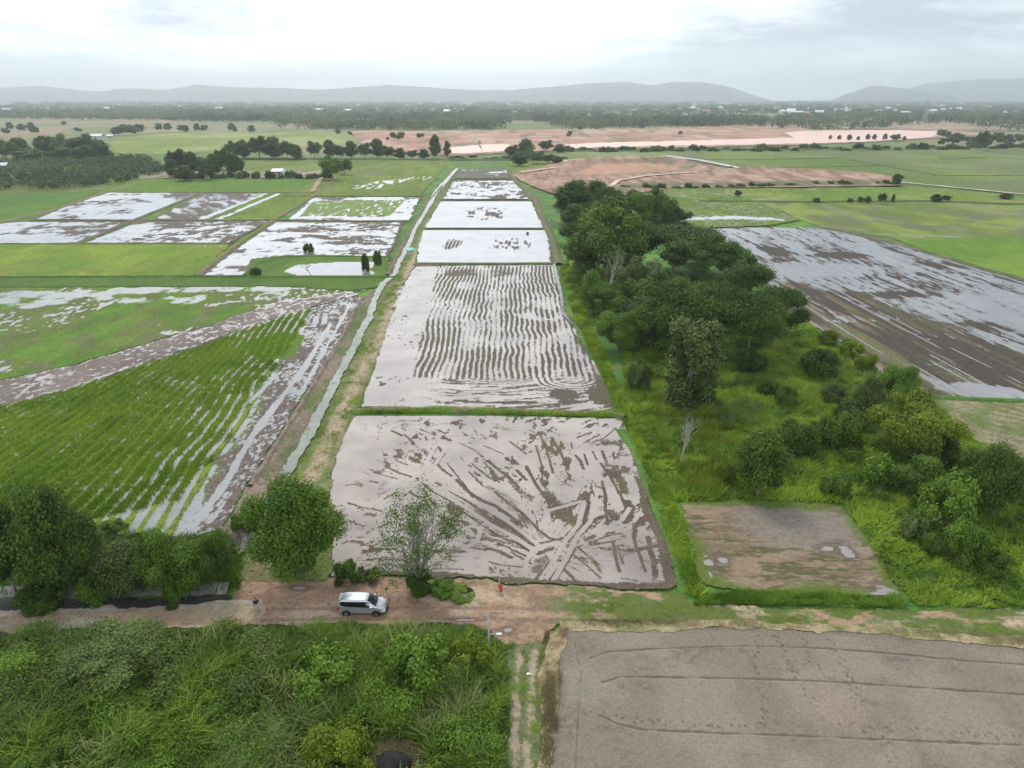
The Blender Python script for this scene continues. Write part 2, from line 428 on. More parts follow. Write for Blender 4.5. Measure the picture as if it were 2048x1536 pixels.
green([(1400, 375), (1600, 372), (1850, 376), (2100, 398), (2100, 412), (1850, 405), (1600, 403), (1420, 400)], cols=((0.12, 0.22, 0.04), (0.21, 0.22, 0.06), (0.10, 0.20, 0.04)), sc=(25, 15), seed=46, dry=0.4)
green([(1480, 405), (1700, 402), (2100, 408), (2200, 480), (1990, 478), (1800, 480), (1650, 455), (1560, 430)], cols=((0.10, 0.18, 0.04), (0.18, 0.25, 0.045), (0.12, 0.13, 0.06)), sc=(16, 9), seed=47, dry=0.6,
      wet=lambda g: g.wet.__iadd__(0.62 * (1 - ss(0.5, 1.6, g.dist(PP([(1740, 468), (1790, 470), (1850, 474), (1990, 474)]), 3))) * ss(0.3, 0.5, fbm(g.X / 3, g.Y / 3, 3, 3))))
green([(1790, 478), (2100, 476), (2200, 610), (2048, 558), (1900, 520)], cols=((0.095, 0.22, 0.022), (0.13, 0.26, 0.03)), sc=(14, 5), seed=48, dry=0.1)
green([(1020, 325), (1060, 318), (1120, 322), (1140, 336), (1020, 346)], cols=((0.12, 0.22, 0.05), (0.16, 0.24, 0.06)), sc=(14, 5), seed=49)
green([(1060, 300), (1330, 304), (1340, 318), (1120, 318), (1060, 312)], cols=((0.13, 0.21, 0.06), (0.20, 0.23, 0.08)), sc=(24, 10), seed=50)
# plantation floor, strip green fields left
green([(-200, 318), (295, 312), (345, 345), (205, 380), (0, 390), (-300, 396)], cols=((0.09, 0.14, 0.045), (0.12, 0.17, 0.05)), sc=(20, 10), seed=51)
green([(-400, 392), (0, 388), (205, 379), (120, 418), (0, 446), (-500, 475)], cols=((0.06, 0.16, 0.022), (0.085, 0.20, 0.03)), sc=(20, 8), seed=52, dry=0.0)
green([(245, 358), (640, 358), (660, 385), (215, 384), (205, 379)], cols=((0.085, 0.2, 0.035), (0.105, 0.22, 0.04)), sc=(20, 8), seed=53, dry=0.1)
green([(345, 322), (900, 320), (880, 336), (640, 340), (400, 340)], cols=((0.16, 0.22, 0.06), (0.12, 0.19, 0.05)), sc=(20, 12), seed=54)
green([(300, 340), (650, 340), (645, 356), (270, 357)], cols=((0.30, 0.25, 0.17), (0.13, 0.17, 0.06)), sc=(8, 5), seed=55, name='yard')
green([(700, 322), (905, 320), (880, 345), (840, 392), (570, 392), (640, 358)], cols=((0.105, 0.20, 0.035), (0.15, 0.23, 0.05), (0.12, 0.15, 0.05)), sc=(16, 8), seed=56, dry=0.4,
      wet=lambda g: g.wet.__iadd__(0.85 * ss(0.52, 0.62, vn(g.X / 1.3, g.Y / 6.0, 8)) * ss(14, 5, g.dist(PP([(735, 375), (770, 365), (845, 356)]), 15)) + 0.0))
# green row left of L6 (striped wet)
green([(400, 387), (570, 387), (640, 387), (548, 440), (300, 440)], cols=((0.10, 0.19, 0.035), (0.13, 0.22, 0.04)), sc=(12, 6), seed=57, dry=0.3)
flood([(405, 387), (530, 387), (420, 439), (305, 439)], muddy=0.42, seed=61, sx=3, sy=14, ang=R(35))
for a, b in (((555, 387), (430, 439)), ((530, 387), (395, 439))):
    flood([a, (a[0] + 9, a[1]), (b[0] + 14, b[1]), b], muddy=0.05, seed=62, edge=0)

# ---- flooded paddies, left
flood([(215, 386), (403, 386), (268, 440), (68, 440), (120, 418)], muddy=0.08, seed=71, sx=14, sy=9)
flood([(-260, 492), (-200, 470), (40, 444), (255, 444), (155, 487)], muddy=0.24, seed=72, sx=16, sy=10)
flood([(275, 444), (540, 443), (460, 487), (170, 487)], muddy=0.26, seed=93, sx=18, sy=10)
def l6(g):
    c = Grid.dist(g, PP([(640, 418), (790, 414)]), 40)
    inn = inside(g.X, g.Y, PP([(628, 402), (810, 401), (780, 432), (600, 434)]))
    g.mixcol((0.12, 0.22, 0.045), inn * 1.0); g.wet -= inn * 2.0
    g.wet += inn * 1.9 * ss(0.66, 0.72, vn(g.X / 0.9, g.Y / 5, 6))
flood([(625, 397), (842, 395), (820, 442), (572, 441)], muddy=0.10, seed=74, sx=10, sy=9, extra=l6)
flood([(548, 446), (806, 445), (790, 490), (768, 522), (640, 515), (560, 517), (505, 540), (490, 553), (403, 553), (470, 500)], muddy=0.23, seed=75, sx=18, sy=8)
# yellow green field and its neighbours
green([(-500, 492), (460, 490), (450, 500), (385, 554), (-600, 556)], cols=((0.11, 0.22, 0.025), (0.165, 0.29, 0.03), (0.14, 0.23, 0.04)), sc=(14, 6), seed=81, dry=0.2)
green([(-700, 556), (400, 554), (800, 552), (770, 572), (700, 582), (560, 572), (-700, 578)], cols=((0.06, 0.14, 0.022), (0.075, 0.17, 0.028)), sc=(8, 4), seed=82, dry=0.1)
green([(500, 520), (560, 515), (640, 512), (780, 515), (770, 555), (490, 556)], cols=((0.065, 0.15, 0.025), (0.095, 0.19, 0.03)), sc=(6, 3), seed=83, dry=0.1, lift=0.06)
def pond(poly, col, name='pond', z=0.1, rough=0.05, seed=3):
    g = Grid(poly, cell=1.2); g.zl = z; g.wet[:] = 1; g.setcol(MUD)
    g.build(name, field_mat(name + '_water', water=col, namp=0.0, wvar=0.15, wrough=rough))
pond([(566, 545), (590, 534), (640, 529), (700, 526), (748, 526), (750, 534), (735, 542), (752, 549), (700, 553), (600, 553)], (0.30, 0.30, 0.30))

# ---- strip with water, mud band
def l8(g):
    n = fbm(g.X / 4, g.Y / 5, 8, 5, 0.6)
    d1 = g.dist(PP([(-100, 590), (20, 588), (120, 590), (280, 582), (420, 577), (560, 575)]), 12)
    g.wet = ss(7.5, 1.5, d1) * 0.62 + (n - 0.5) * 1.1
    d2 = g.dist(PP([(0, 600), (60, 610), (200, 596), (330, 600), (560, 592)]), 9)
    g.wet = np.maximum(g.wet, ss(7, 1, d2) * 0.5 + (n - 0.5) * 1.4)
    k = fbm(g.X / 11, g.Y / 11, 18, 3)
    fine = vn(g.X / 0.7, g.Y / 1.6, 77)
    g.wet = np.maximum(g.wet, ss(0.48, 0.68, k) * ss(0.5, 0.75, fine) * 0.8)
    g.mixcol((0.13, 0.11, 0.06), ss(0.5, 0.62, k) * 0.5)
green([(-700, 575), (560, 568), (740, 578), (700, 585), (420, 650), (280, 690), (150, 730), (0, 760), (-400, 840)], cols=((0.078, 0.18, 0.025), (0.10, 0.23, 0.03), (0.10, 0.13, 0.04)), sc=(7, 3), seed=84, dry=0.2, wet=l8, cell=0.7)
def mudband(g):
    n = 0.72 * fbm(g.X / 0.7, g.Y / 1.0, 8, 4, 0.68) + 0.28 * fbm(g.X / 4, g.Y / 4, 9, 3)
    e = g.edge(2)
    g.wet = 0.5 + (n - 0.56) * 4 + (1 - ss(0.1, 1.0, e)) * 0.35
green([(-400, 845), (0, 762), (150, 732), (280, 692), (420, 652), (560, 604), (700, 584), (716, 590), (560, 632), (420, 682), (280, 730), (150, 775), (0, 812), (-400, 915)],
      cols=((0.125, 0.095, 0.08), (0.17, 0.13, 0.11)), sc=(5, 3), seed=85, wet=mudband, cell=0.7, mat=m_water_mid, lift=0.035, name='mud_strip')

# ---- big green field with curved rows (left)
def l9(g):
    # rows fan: direction field from control polylines (row coordinate interpolated across the field)
    bx, by = P(640, 615); cx_, cy_ = P(330, 1040)
    a = P(700, 590); b = P(490, 1040)
    # signed distance from right border line
    dx, dy = b[0] - a[0], b[1] - a[1]; q = math.hypot(dx, dy)
    sd = ((g.X - a[0]) * dy - (g.Y - a[1]) * dx) / q      # + to the left (west)
    sd = np.abs(sd)
    warp = (fbm(g.X / 14, g.Y / 14, 5, 3) - .5) * 2.2 + 0.0065 * np.maximum(0, sd - 12) ** 1.55 * ss(60, 110, g.Y) * 1.0
    ph = sd + warp * 1.0 + 0.13 * (g.Y - 90) * ss(10, 40, sd)
    row = np.sin(ph * 2 * math.pi / 1.75)
    n = fbm(g.X / 2.2, g.Y / 2.2, 31, 5, 0.6); big = fbm(g.X / 11, g.Y / 14, 37, 3)
    g.mixcol(G_YEL, ss(-0.2, 0.8, row) * 0.62 * ss(0.3, 0.6, n) * ss(165, 90, g.Y))
    g.mixcol((0.085, 0.09, 0.04), ss(-0.15, -0.9, row) * ss(0.42, 0.66, n) * 0.6)
    g.Z += 0.22 * ss(-0.6, 0.7, row) + 0.18 * n
    edge = sd
    wetb = 0.27 + ss(26, 6, edge) * 0.36 + (n - 0.5) * 1.5 + (big - 0.5) * 0.7
    g.wet = np.where(row < 0.0, wetb * ss(0.35, -0.35, row), 0)
    # right muddy margin
    mm = ss(8.5, 5.5, edge + (n - .5) * 4 + (big - .5) * 3)
    nf = 0.7 * fbm(g.X / 0.5, g.Y / 0.8, 39, 4, 0.68) + 0.3 * fbm(g.X / 4, g.Y / 6, 40, 3)
    g.mixcol((0.13, 0.10, 0.085), mm); g.wet = np.where(mm > 0.5, 0.5 + (nf - 0.535) * 4.5, g.wet); g.Z *= (1 - mm)
    # tractor lane of water along the margin, and pools
    for pts, wd in (([(660, 650), (610, 735), (560, 800), (500, 880), (455, 960), (400, 1040)], 0.8),
                    ([(560, 700), (545, 760), (480, 830), (430, 900)], 0.45), ([(700, 610), (650, 700), (600, 790)], 0.5)):
        d = g.dist(PP(pts), wd * 2.5) + (n - .5) * 0.9
        g.wet = np.maximum(g.wet, ss(wd, wd * .45, d) * 0.95)
    for u, v, r in ((640, 640, 5.5), (600, 665, 5), (545, 690, 4), (330, 1010, 5.5), (300, 1035, 4), (390, 1015, 4), (250, 1030, 3), (480, 690, 2.6), (280, 800, 1.5), (180, 855, 1.2), (340, 815, 1.3)):
        x, y = P(u, v); d = np.hypot(g.X - x, (g.Y - y) * 0.7)
        g.wet = np.maximum(g.wet, ss(r, r * .25, d + (n - .5) * r * 1.3) * (0.72 + 0.4 * (n - .5)) * np.where(row < 0.45, 1, 0.55))
    te = g.dist(PP([(-300, 905), (0, 815), (150, 777), (280, 732), (420, 684), (560, 634), (716, 592)]), 5); tm = ss(2.2, .4, te + (n - .5) * 4 + (big - .5) * 3)
    g.mixcol((0.12, 0.095, 0.07), tm * .9); g.wet = np.maximum(g.wet, tm * ss(.5, .6, nf) * .8)
    lush = inside(g.X, g.Y, PP([(480, 690), (560, 665), (610, 672), (590, 715), (520, 725)]))
    g.wet -= lush * 0.8; g.mixcol((0.09, 0.21, 0.02), lush * 0.8)
green([(-420, 925), (0, 814), (150, 777), (280, 732), (420, 684), (560, 634), (716, 592), (726, 598), (700, 650), (600, 800), (500, 960), (440, 1060), (380, 1075), (150, 1070), (-500, 1100)],
      cols=((0.078, 0.17, 0.022), (0.11, 0.215, 0.026), (0.07, 0.15, 0.024)), sc=(9, 4), seed=86, dry=0.15, wet=l9, cell=0.62, lift=0.03)

# ---- brown bank left of the channel, path bank right of it
CH = [(914, 338), (902, 352), (872, 385), (862, 405), (848, 430), (830, 460), (818, 490), (806, 512), (797, 530), (790, 550), (766, 570), (750, 600), (738, 640), (722, 665), (712, 690), (690, 730), (672, 765), (655, 800), (640, 830), (615, 880), (590, 920), (565, 965), (540, 1005), (515, 1045), (500, 1080), (494, 1108)]
lb = [(905, 335), (880, 372), (850, 408), (825, 455), (800, 500), (778, 550), (730, 596), (700, 650), (640, 748), (600, 812), (545, 900), (500, 970), (450, 1050), (420, 1080)]
green(lb + [(500, 1100)] + CH[::-1][1:], cols=((0.19, 0.14, 0.10), (0.10, 0.13, 0.045), (0.21, 0.16, 0.12)), sc=(5, 3), seed=87, dry=0.2, cell=0.9, lift=0.06, name='bank')
rb = [(920, 340), (905, 352), (885, 400), (862, 440), (848, 462), (835, 500), (828, 535), (800, 575), (782, 620), (765, 680), (745, 745), (726, 812), (700, 850), (682, 890), (663, 930), (662, 990), (660, 1160), (480, 1165), (485, 1110)]
def bankw(g):
    c = g.dist(PP([(860, 440), (838, 500), (818, 545), (790, 600), (760, 680), (715, 760), (690, 820), (650, 900), (620, 960)]), 2.2)
    n = fbm(g.X / 0.9, g.Y / 1.6, 55, 4)
    g.mixcol((0.37, 0.27, 0.185), ss(1.7, 0.4, c + (n - .5) * 2.2) * 0.85)
green(CH + rb[::-1], cols=((0.10, 0.15, 0.04), (0.17, 0.165, 0.07), (0.085, 0.16, 0.03)), sc=(3, 2), seed=88, dry=0.3, wet=bankw, cell=0.8, lift=0.08, name='bank')
# channel water as a ribbon
def ribbon(pts, widths, z, name, mat, col=None, wet=1.0, kind='structure', noise=0.25, step=0.5, seed=1):
    rs = np.random.RandomState(seed); W = PP(pts)
    out = []; ws = []
    for i in range(len(W) - 1):
        (x1, y1), (x2, y2) = W[i], W[i + 1]; d = math.hypot(x2 - x1, y2 - y1)
        k = max(1, min(60, int(d / (step * max(1, y1 / 120)))))
        for j in range(k):
            t = j / k; out.append((x1 + (x2 - x1) * t, y1 + (y2 - y1) * t)); ws.append(widths[i] + (widths[i + 1] - widths[i]) * t)
    out.append(W[-1]); ws.append(widths[-1]); out = np.array(out); ws = np.array(ws)
    T = np.gradient(out, axis=0); T /= np.linalg.norm(T, axis=1)[:, None] + 1e-9; Nn = np.stack([-T[:, 1], T[:, 0]], 1)
    s = np.arange(len(out)) * 0.35
    wl = ws * (0.5 + noise * (fbm(s, s * 0 + 3, seed, 3) - .5) * 2); wr = ws * (0.5 + noise * (fbm(s, s * 0 + 9, seed + 5, 3) - .5) * 2)
    A = out + Nn * wl[:, None]; B = out - Nn * wr[:, None]; n = len(out)
    V = np.zeros((2 * n, 3)); V[:n, :2] = A; V[n:, :2] = B; V[:, 2] = z
    F = np.array([(i, n + i, n + i + 1, i + 1) for i in range(n - 1)])
    c = np.zeros((2 * n, 3)); c[:] = col if col is not None else MUD
    if col is not None: c *= (0.8 + 0.4 * fbm(V[:, 0] / 3, V[:, 1] / 3, seed, 3))[:, None]
    o = mesh_np(name, V, F, mat, attrs={'col': ('FLOAT_COLOR', c), 'wet': ('FLOAT', np.full(2 * n, wet))}, smooth=True)
    tag(o, kind=kind); return o
m_chan = field_mat("channel_water", water=(0.20, 0.195, 0.18), namp=1.2, nscale=0.9, wvar=0.3)
ribbon(CH, [2.4] * 4 + [1.5] * 4 + [1.5] * (len(CH) - 8), 0.40, 'channel', m_chan, wet=0.62, col=(0.09, 0.13, 0.04))
ribbon([(1108, 530), (1113, 555), (1122, 590), (1128, 630), (1145, 652)], [.6, .9, .7, .8, .3], 0.40, 'channel', m_chan, wet=0.6, seed=4)

# ---- main paddies P6..P3
flood([(920, 338), (1016, 338), (1018, 358), (908, 358)], muddy=0.55, seed=101, sx=12, sy=20, green_amt=0.5)
flood([(906, 362), (1025, 362), (1048, 384), (1060, 400), (884, 400)], muddy=0.26, seed=102, sx=7, sy=10, edge=0.3)
def p4(g):
    n = fbm(g.X / 1.5, g.Y / 6, 7, 4); x0, y0 = P(975, 428)
    d = np.hypot((g.X - x0) / 15, (g.Y - y0) / 28); g.wet = 0.95 - ss(1.0, 0.3, d) * ss(0.42, 0.62, n) * 0.8 - ss(1, 0.2, d) * 0.05
flood([(882, 404), (1062, 404), (1085, 457), (850, 457)], muddy=0.0, seed=103, extra=p4)
def p3(g):
    n = fbm(g.X / 0.9, g.Y / 3.5, 7, 4, .6); n2 = fbm(g.X / 5, g.Y / 5, 17, 2)
    g.wet[:] = 0.95
    x0, y0 = P(905, 490); d = np.hypot((g.X - x0) / 3.6, (g.Y - y0) / 11); ang = np.arctan2(g.Y - y0, (g.X - x0) * 3)
    st = np.sin(g.X * 2 * math.pi / 1.2 + 2.2 * np.sin(g.Y / 6.0))
    g.wet -= ss(1.1, 0.5, d + (n - .5) * .8) * (0.35 + 0.5 * (st > -0.2))
    x0, y0 = P(1020, 488); d = np.hypot((g.X - x0) / 10, (g.Y - y0) / 15)
    g.wet -= ss(1.15, 0.4, d) * ss(0.46, 0.6, n) * 0.85
    e = g.dist(PP([(1098, 462), (1106, 500), (1108, 526)]), 3); g.wet -= ss(2.0, 0.2, e + (n - .5) * 2) * .9
flood([(847, 462), (1090, 462), (1106, 495), (1109, 526), (834, 527), (838, 495)], muddy=0.0, seed=104, extra=p3)

# ---- P2: furrowed paddy
def p2(g):
    X, Y = g.X, g.Y
    yt = P(0, 533)[1]; yb = P(0, 825)[1]
    n = fbm(X / 0.55, Y / 0.9, 7, 4, .62); n2 = fbm(X / 4, Y / 9, 17, 3); n3 = fbm(X / 9, Y / 12, 27, 3)
    T = np.clip((Y - yb) / (yt - yb), 0, 1)
    xl = P(868, 535)[0] + (P(812, 770)[0] - P(868, 535)[0]) * np.clip((P(0, 535)[1] - Y) / (P(0, 535)[1] - P(0, 770)[1]), 0, 1)
    warp = (vn(X / 16, Y / 19, 61) - .5) * 1.5 + (vn(Y / 4.6, X / 7., 66) - .5) * 0.62 + (vn(X / 3, Y / 1.7, 67) - .5) * .25 + 0.25 * ss(165, 195, Y) * np.sin(Y / 7.)
    ph = (X + warp) / 1.12
    row = np.sin(ph * 2 * math.pi)
    wetrow = 0.80 - ss(-0.22, 0.18, row + (n - .5) * 1.7 + (n2 - .5) * 1.6) * 0.66
    # horizontal nicks
    nick = vn(X / 0.8, Y / 0.75, 91)
    wetrow += ss(0.62, 0.75, nick) * 0.20
    sub = ss(0.55, 0.72, n2 * .5 + n3 * .5 + 0.12 * (T - 0.4)); wetrow += ss(0.50, 0.36, n2) * 0.35
    left = ss(0.0, 1.6, X - xl + (n - .5) * 1.0)
    wv = 0.95 - left * (0.95 - wetrow)
    # headland at the bottom: turning arcs
    yh = P(0, 762)[1]
    head = ss(yh + 3.0, yh - 1.0, Y + (n3 - .5) * 3)
    def arcs(u, v, rx, ry, sp, r0, r1):
        x0, y0 = P(u, v); d = np.hypot((X - x0) / rx, (Y - y0) / ry)
        return d, np.sin(d * 2 * math.pi / sp)
    yw = Y + 0.035 * (X - P(930, 780)[0]) ** 2 * np.where(X < P(930, 780)[0], -1, -.25)
    hw = 0.93 - ss(0.47, 0.60, fbm(X / 3.6, yw / 0.42, 71, 4, .6)) * 0.62 * ss(P(790, 800)[0], P(900, 800)[0], X + (n3 - .5) * 4)
    for (u, v, rx, ry, sp, rm) in ((1000, 748, 1.9, 1.3, 0.62, 4.6), (1150, 760, 1.9, 1.5, 0.62, 4.4)):
        d, a = arcs(u, v, rx, ry, sp, 0, 0); a = np.sin(d * 2 * math.pi / sp + (n2 - .5) * 3 + (n3 - .5) * 5)
        x0, y0 = P(u, v); k = ss(rm, rm * .75, d) * (Y < y0 + 0.8) * ss(.30, .48, n2 * .5 + n3 * .5 + (d - 1.2) * .12)
        hw = hw * (1 - k) + k * (0.88 - ss(0.0, 0.45, a + (n - .5) * 2.6) * 0.6)
    wv = wv * (1 - head) + hw * head
    # solid muddy patches
    for u, v, rx, ry, s in ((1125, 790, 3.2, 2.6, .75), (1200, 790, 2.6, 4.5, .8), (1030, 806, 5, 0.8, .6), (935, 546, 5.5, 5, .4), (1000, 548, 4, 5, .4), (905, 548, 3, 5, .45), (1140, 805, 3, 1.0, .6)):
        x0, y0 = P(u, v); d = np.hypot((X - x0) / rx, (Y - y0) / ry) + (n - .5) * .9 + (n2 - .5) * .5
        wv -= ss(1.0, 0.6, d) * s
        g.mixcol((0.17, 0.15, 0.07), ss(1, .6, d) * 0.4)
    x0, y0 = P(1020, 612); d = np.hypot((X - x0) / 4.4, (Y - y0) / 5.5) + (n2 - .5) * .5
    wv += ss(1.05, .8, d) * .3 * ss(.42, .6, n) ; wv -= ss(.12, .04, np.abs(d - 1.0)) * .35
    # clear diagonal band on the right middle
    d = g.dist(PP([(1030, 630), (1080, 640), (1125, 640), (1150, 700), (1190, 740)]), 4)
    wv += ss(2.6, 1.0, d + (n2 - .5) * 3) * 0.35
    e = g.edge(1.2); wv += ss(1.0, 0.3, e) * 0.35 * (Y > 175)
    rt = g.dist(PP([(1130, 640), (1170, 700), (1215, 790), (1225, 818)]), 3.0); wv -= ss(1.8, 0.2, rt + (n - .5) * 2.4) * 0.6
    # scattered clods in the clear water on the left
    sp = ss(0.74, 0.80, vn(X / 0.45, Y / 0.8, 123)) * ss(.5, .6, fbm(X / 4, Y / 6, 124, 2)); wv -= sp * 0.6 * (1 - left)
    g.setcol((0.085, 0.068, 0.05)); g.mixcol((0.085, 0.085, 0.035), ss(0.45, 0.7, fbm(X / 2.5, Y / 6, 8, 4)) * 0.75)
    g.wet = wv
P2POLY = [(832, 533), (1108, 531), (1120, 570), (1125, 620), (1150, 665), (1175, 710), (1205, 760), (1222, 800), (1226, 824), (1030, 822), (880, 815), (727, 812), (745, 745), (765, 680), (782, 620), (800, 575)]
flood(P2POLY, muddy=0.0, seed=105, extra=p2, mat=m_water_mid, cell=0.5, edge=0)

# ---- P1: nearest paddy with tractor marks traced from the place
def za(pts): return [P(640 + x / 3.658, 800 + y / 3.658) for x, y in pts]
def zb(pts): return [P(1040 + x / 3.658, 800 + y / 3.658) for x, y in pts]
MUD1 = [(22,1,[(525,230),(600,265)]),(14,1,[(620,260),(690,320)]),(12,.9,[(730,215),(840,265)]),(10,.7,[(640,190),(730,185)]),(12,.9,[(575,155),(700,158)]),(12,.9,[(770,165),(850,185)]),
(8,.8,[(880,180),(1000,175)]),(12,.7,[(700,340),(780,400)]),(24,.8,[(760,370),(820,420),(900,520),(960,560)]),(26,.9,[(870,350),(905,400),(840,480)]),(14,.9,[(930,470),(980,530),(1060,630),(1120,720)]),
(26,1.1,[(1000,590),(1090,680),(1180,740),(1280,780),(1400,860),(1480,930)]),(16,.9,[(1090,530),(1150,590),(1190,630)]),(14,.9,[(1110,470),(1180,530),(1250,580)]),
(26,1.1,[(1230,450),(1300,510),(1390,580),(1450,640)]),(50,.8,[(1400,600),(1470,680),(1540,720)]),(14,.9,[(1020,320),(1130,370),(1190,420)]),(12,.9,[(1200,340),(1340,400)]),(30,.9,[(1370,440),(1440,470)]),
(20,.9,[(1390,310),(1460,360),(1510,400)]),(16,1,[(1580,340),(1610,440),(1625,500)]),(16,1,[(1600,240),(1650,340),(1680,450),(1705,540)]),(20,1.1,[(1695,280),(1750,370),(1790,460),(1815,510)]),
(16,.9,[(1840,320),(1845,360)]),(22,1,[(1440,520),(1510,590)]),(22,1.1,[(1510,490),(1590,640),(1680,760)]),(64,1.0,[(1650,690),(1720,760),(1780,800)]),(80,1.2,[(1730,800),(1790,860),(1850,890)]),
(26,1,[(1740,790),(1870,750)]),(16,1.1,[(1280,680),(1400,780),(1500,850),(1600,960),(1680,1020),(1760,1030)]),(16,1,[(1600,1060),(1700,1035),(1780,1015)]),
(20,1.1,[(850,610),(1000,700),(1100,760),(1200,840),(1300,900),(1420,960),(1560,1040),(1600,1060)]),(14,1,[(760,620),(830,680),(940,740),(1060,830),(1180,920),(1300,1000),(1450,1060),(1530,1110)]),
(40,.9,[(1200,880),(1320,950),(1450,1010),(1560,1060)]),(26,1,[(930,870),(1060,900),(1120,950),(1180,1010)]),(20,1,[(940,800),(1000,850)]),(18,1,[(500,500),(580,540),(680,570)]),(14,.9,[(560,450),(640,480)]),
(12,.9,[(360,510),(440,550),(560,580)]),(8,.8,[(410,440),(500,480)]),(10,.7,[(570,380),(630,430)]),(18,1,[(700,575),(760,610)]),(18,1,[(640,670),(720,720)]),(12,1,[(430,700),(520,660)]),(12,1,[(470,730),(560,680)]),
(12,1,[(490,760),(590,700)]),(26,1,[(340,840),(400,850)]),(14,1,[(210,760),(300,790),(360,800)]),(16,1,[(370,800),(450,820)]),(14,.9,[(210,890),(320,930)]),(14,.8,[(190,630),(270,620)]),(20,.9,[(370,600),(420,610)]),
(20,.9,[(430,940),(520,900)]),(14,.9,[(300,1070),(400,1040)]),(10,.7,[(240,1000),(330,1010)]),(24,1.1,[(1220,1090),(1300,1110),(1400,1160)]),(16,1,[(1300,1050),(1420,1110),(1510,1150)]),
(12,1,[(1240,1190),(1330,1215),(1490,1230)]),(14,1,[(1400,1120),(1500,1180)]),(10,.7,[(1040,1080),(1200,1080)]),(8,.8,[(440,1210),(640,1215)]),(10,.9,[(830,1240),(1050,1245)]),(8,.8,[(450,1150),(600,1170)]),
(10,.8,[(900,1170),(1000,1180)]),(30,.9,[(1600,1130),(1700,1090)]),(34,1,[(1690,1200),(1600,1320)]),(22,1,[(1750,1180),(1690,1290)]),(34,1,[(1850,1100),(1790,1200),(1700,1330)]),(60,.75,[(1580,1250),(1640,1170)]),
(10,.8,[(800,200),(830,190)]),(10,.8,[(1240,210),(1400,215)]),(10,.8,[(1330,225),(1460,230)]),(8,.7,[(1250,180),(1300,178)]),(12,.8,[(1560,185),(1590,200)]),(12,.8,[(1650,215),(1680,230)]),(12,.7,[(1120,200),(1150,260)]),
(9,.7,[(950,270),(1050,270)]),(14,.8,[(1180,255),(1215,290)]),(14,.7,[(1030,420),(1050,455)]),(14,.7,[(1160,410),(1230,460)]),(40,.7,[(1230,640),(1330,700)]),(60,.6,[(1330,700),(1420,760)])]
MUD2 = [(20,1,[(420,280),(520,240)]),(18,1,[(460,320),(580,260)]),(14,1,[(520,325),(620,280),(700,210)]),(22,1,[(405,410),(440,450),(465,510)]),(14,.9,[(470,400),(495,480)]),(14,.9,[(530,380),(560,440)]),
(24,.9,[(600,380),(620,430),(640,490)]),(18,1.2,[(590,470),(640,530),(690,620),(740,710),(775,790),(770,830)]),(54,1.1,[(700,550),(740,600),(765,680)]),(18,1.2,[(600,600),(625,700),(625,800),(640,900),(650,940)]),
(10,.9,[(520,640),(545,710)]),(26,1.1,[(495,690),(500,780),(480,860)]),(44,1,[(480,880),(420,930)]),(44,1.1,[(780,750),(820,800),(800,870),(770,900)]),(60,.9,[(660,830),(700,870)]),(20,.9,[(720,410),(830,405)]),
(12,.9,[(680,400),(690,440)]),(12,.8,[(740,230),(745,280)]),(26,1.2,[(850,570),(880,640),(900,740),(910,820)]),(40,1.3,[(920,830),(980,930),(1020,1020),(1050,1120),(1075,1230),(1085,1330)]),
(26,1.2,[(900,870),(840,930),(835,1010)]),(18,1.2,[(830,1010),(850,1080),(880,1150),(915,1260)]),(26,1.2,[(940,1010),(950,1100),(980,1200),(990,1300)]),(20,1,[(680,1040),(700,1150),(725,1260)]),
(16,.9,[(725,1120),(755,1200)]),(10,.8,[(740,1310),(860,1330)]),(28,.9,[(480,1030),(540,1000)]),(14,1,[(380,1130),(480,1210),(590,1310)]),(14,1,[(420,1080),(520,1170)]),(24,.9,[(540,1180),(580,1250)]),
(14,.9,[(500,1040),(570,1060)]),(14,.8,[(300,600),(380,640)]),(14,.8,[(330,560),(400,600)]),(60,.6,[(800,1120),(700,1130)]),(30,.9,[(640,480),(680,490)]),(20,.9,[(560,640),(600,650)]),(12,.8,[(820,350),(830,420)]),
(16,1,[(560,1040),(510,1060)]),(20,.8,[(560,300),(640,300)])]
TRK = [za([(1600,1340),(1700,1200),(1800,1030),(1902,900)])+zb([(430,900),(470,760)]), zb([(240,1335),(340,1160),(420,1000),(510,900),(560,800)]), za([(370,790),(500,680),(640,600),(740,540),(850,330)]),
       za([(480,780),(640,670),(740,590),(860,450),(940,330)]), za([(760,600),(900,690),(1080,800),(1250,920),(1430,1010),(1540,1090)]), za([(900,640),(1050,710),(1200,790),(1350,880),(1480,970),(1600,1070)]),
       zb([(620,950),(740,890),(800,800)]), zb([(150,830),(300,790),(440,750)]), za([(1500,1290),(1510,1180),(1560,1100),(1700,1060)]), za([(1640,1330),(1740,1200)]),
       zb([(400,350),(560,240)]), za([(1100,930),(1180,940),(1150,1040),(1050,1090)])]
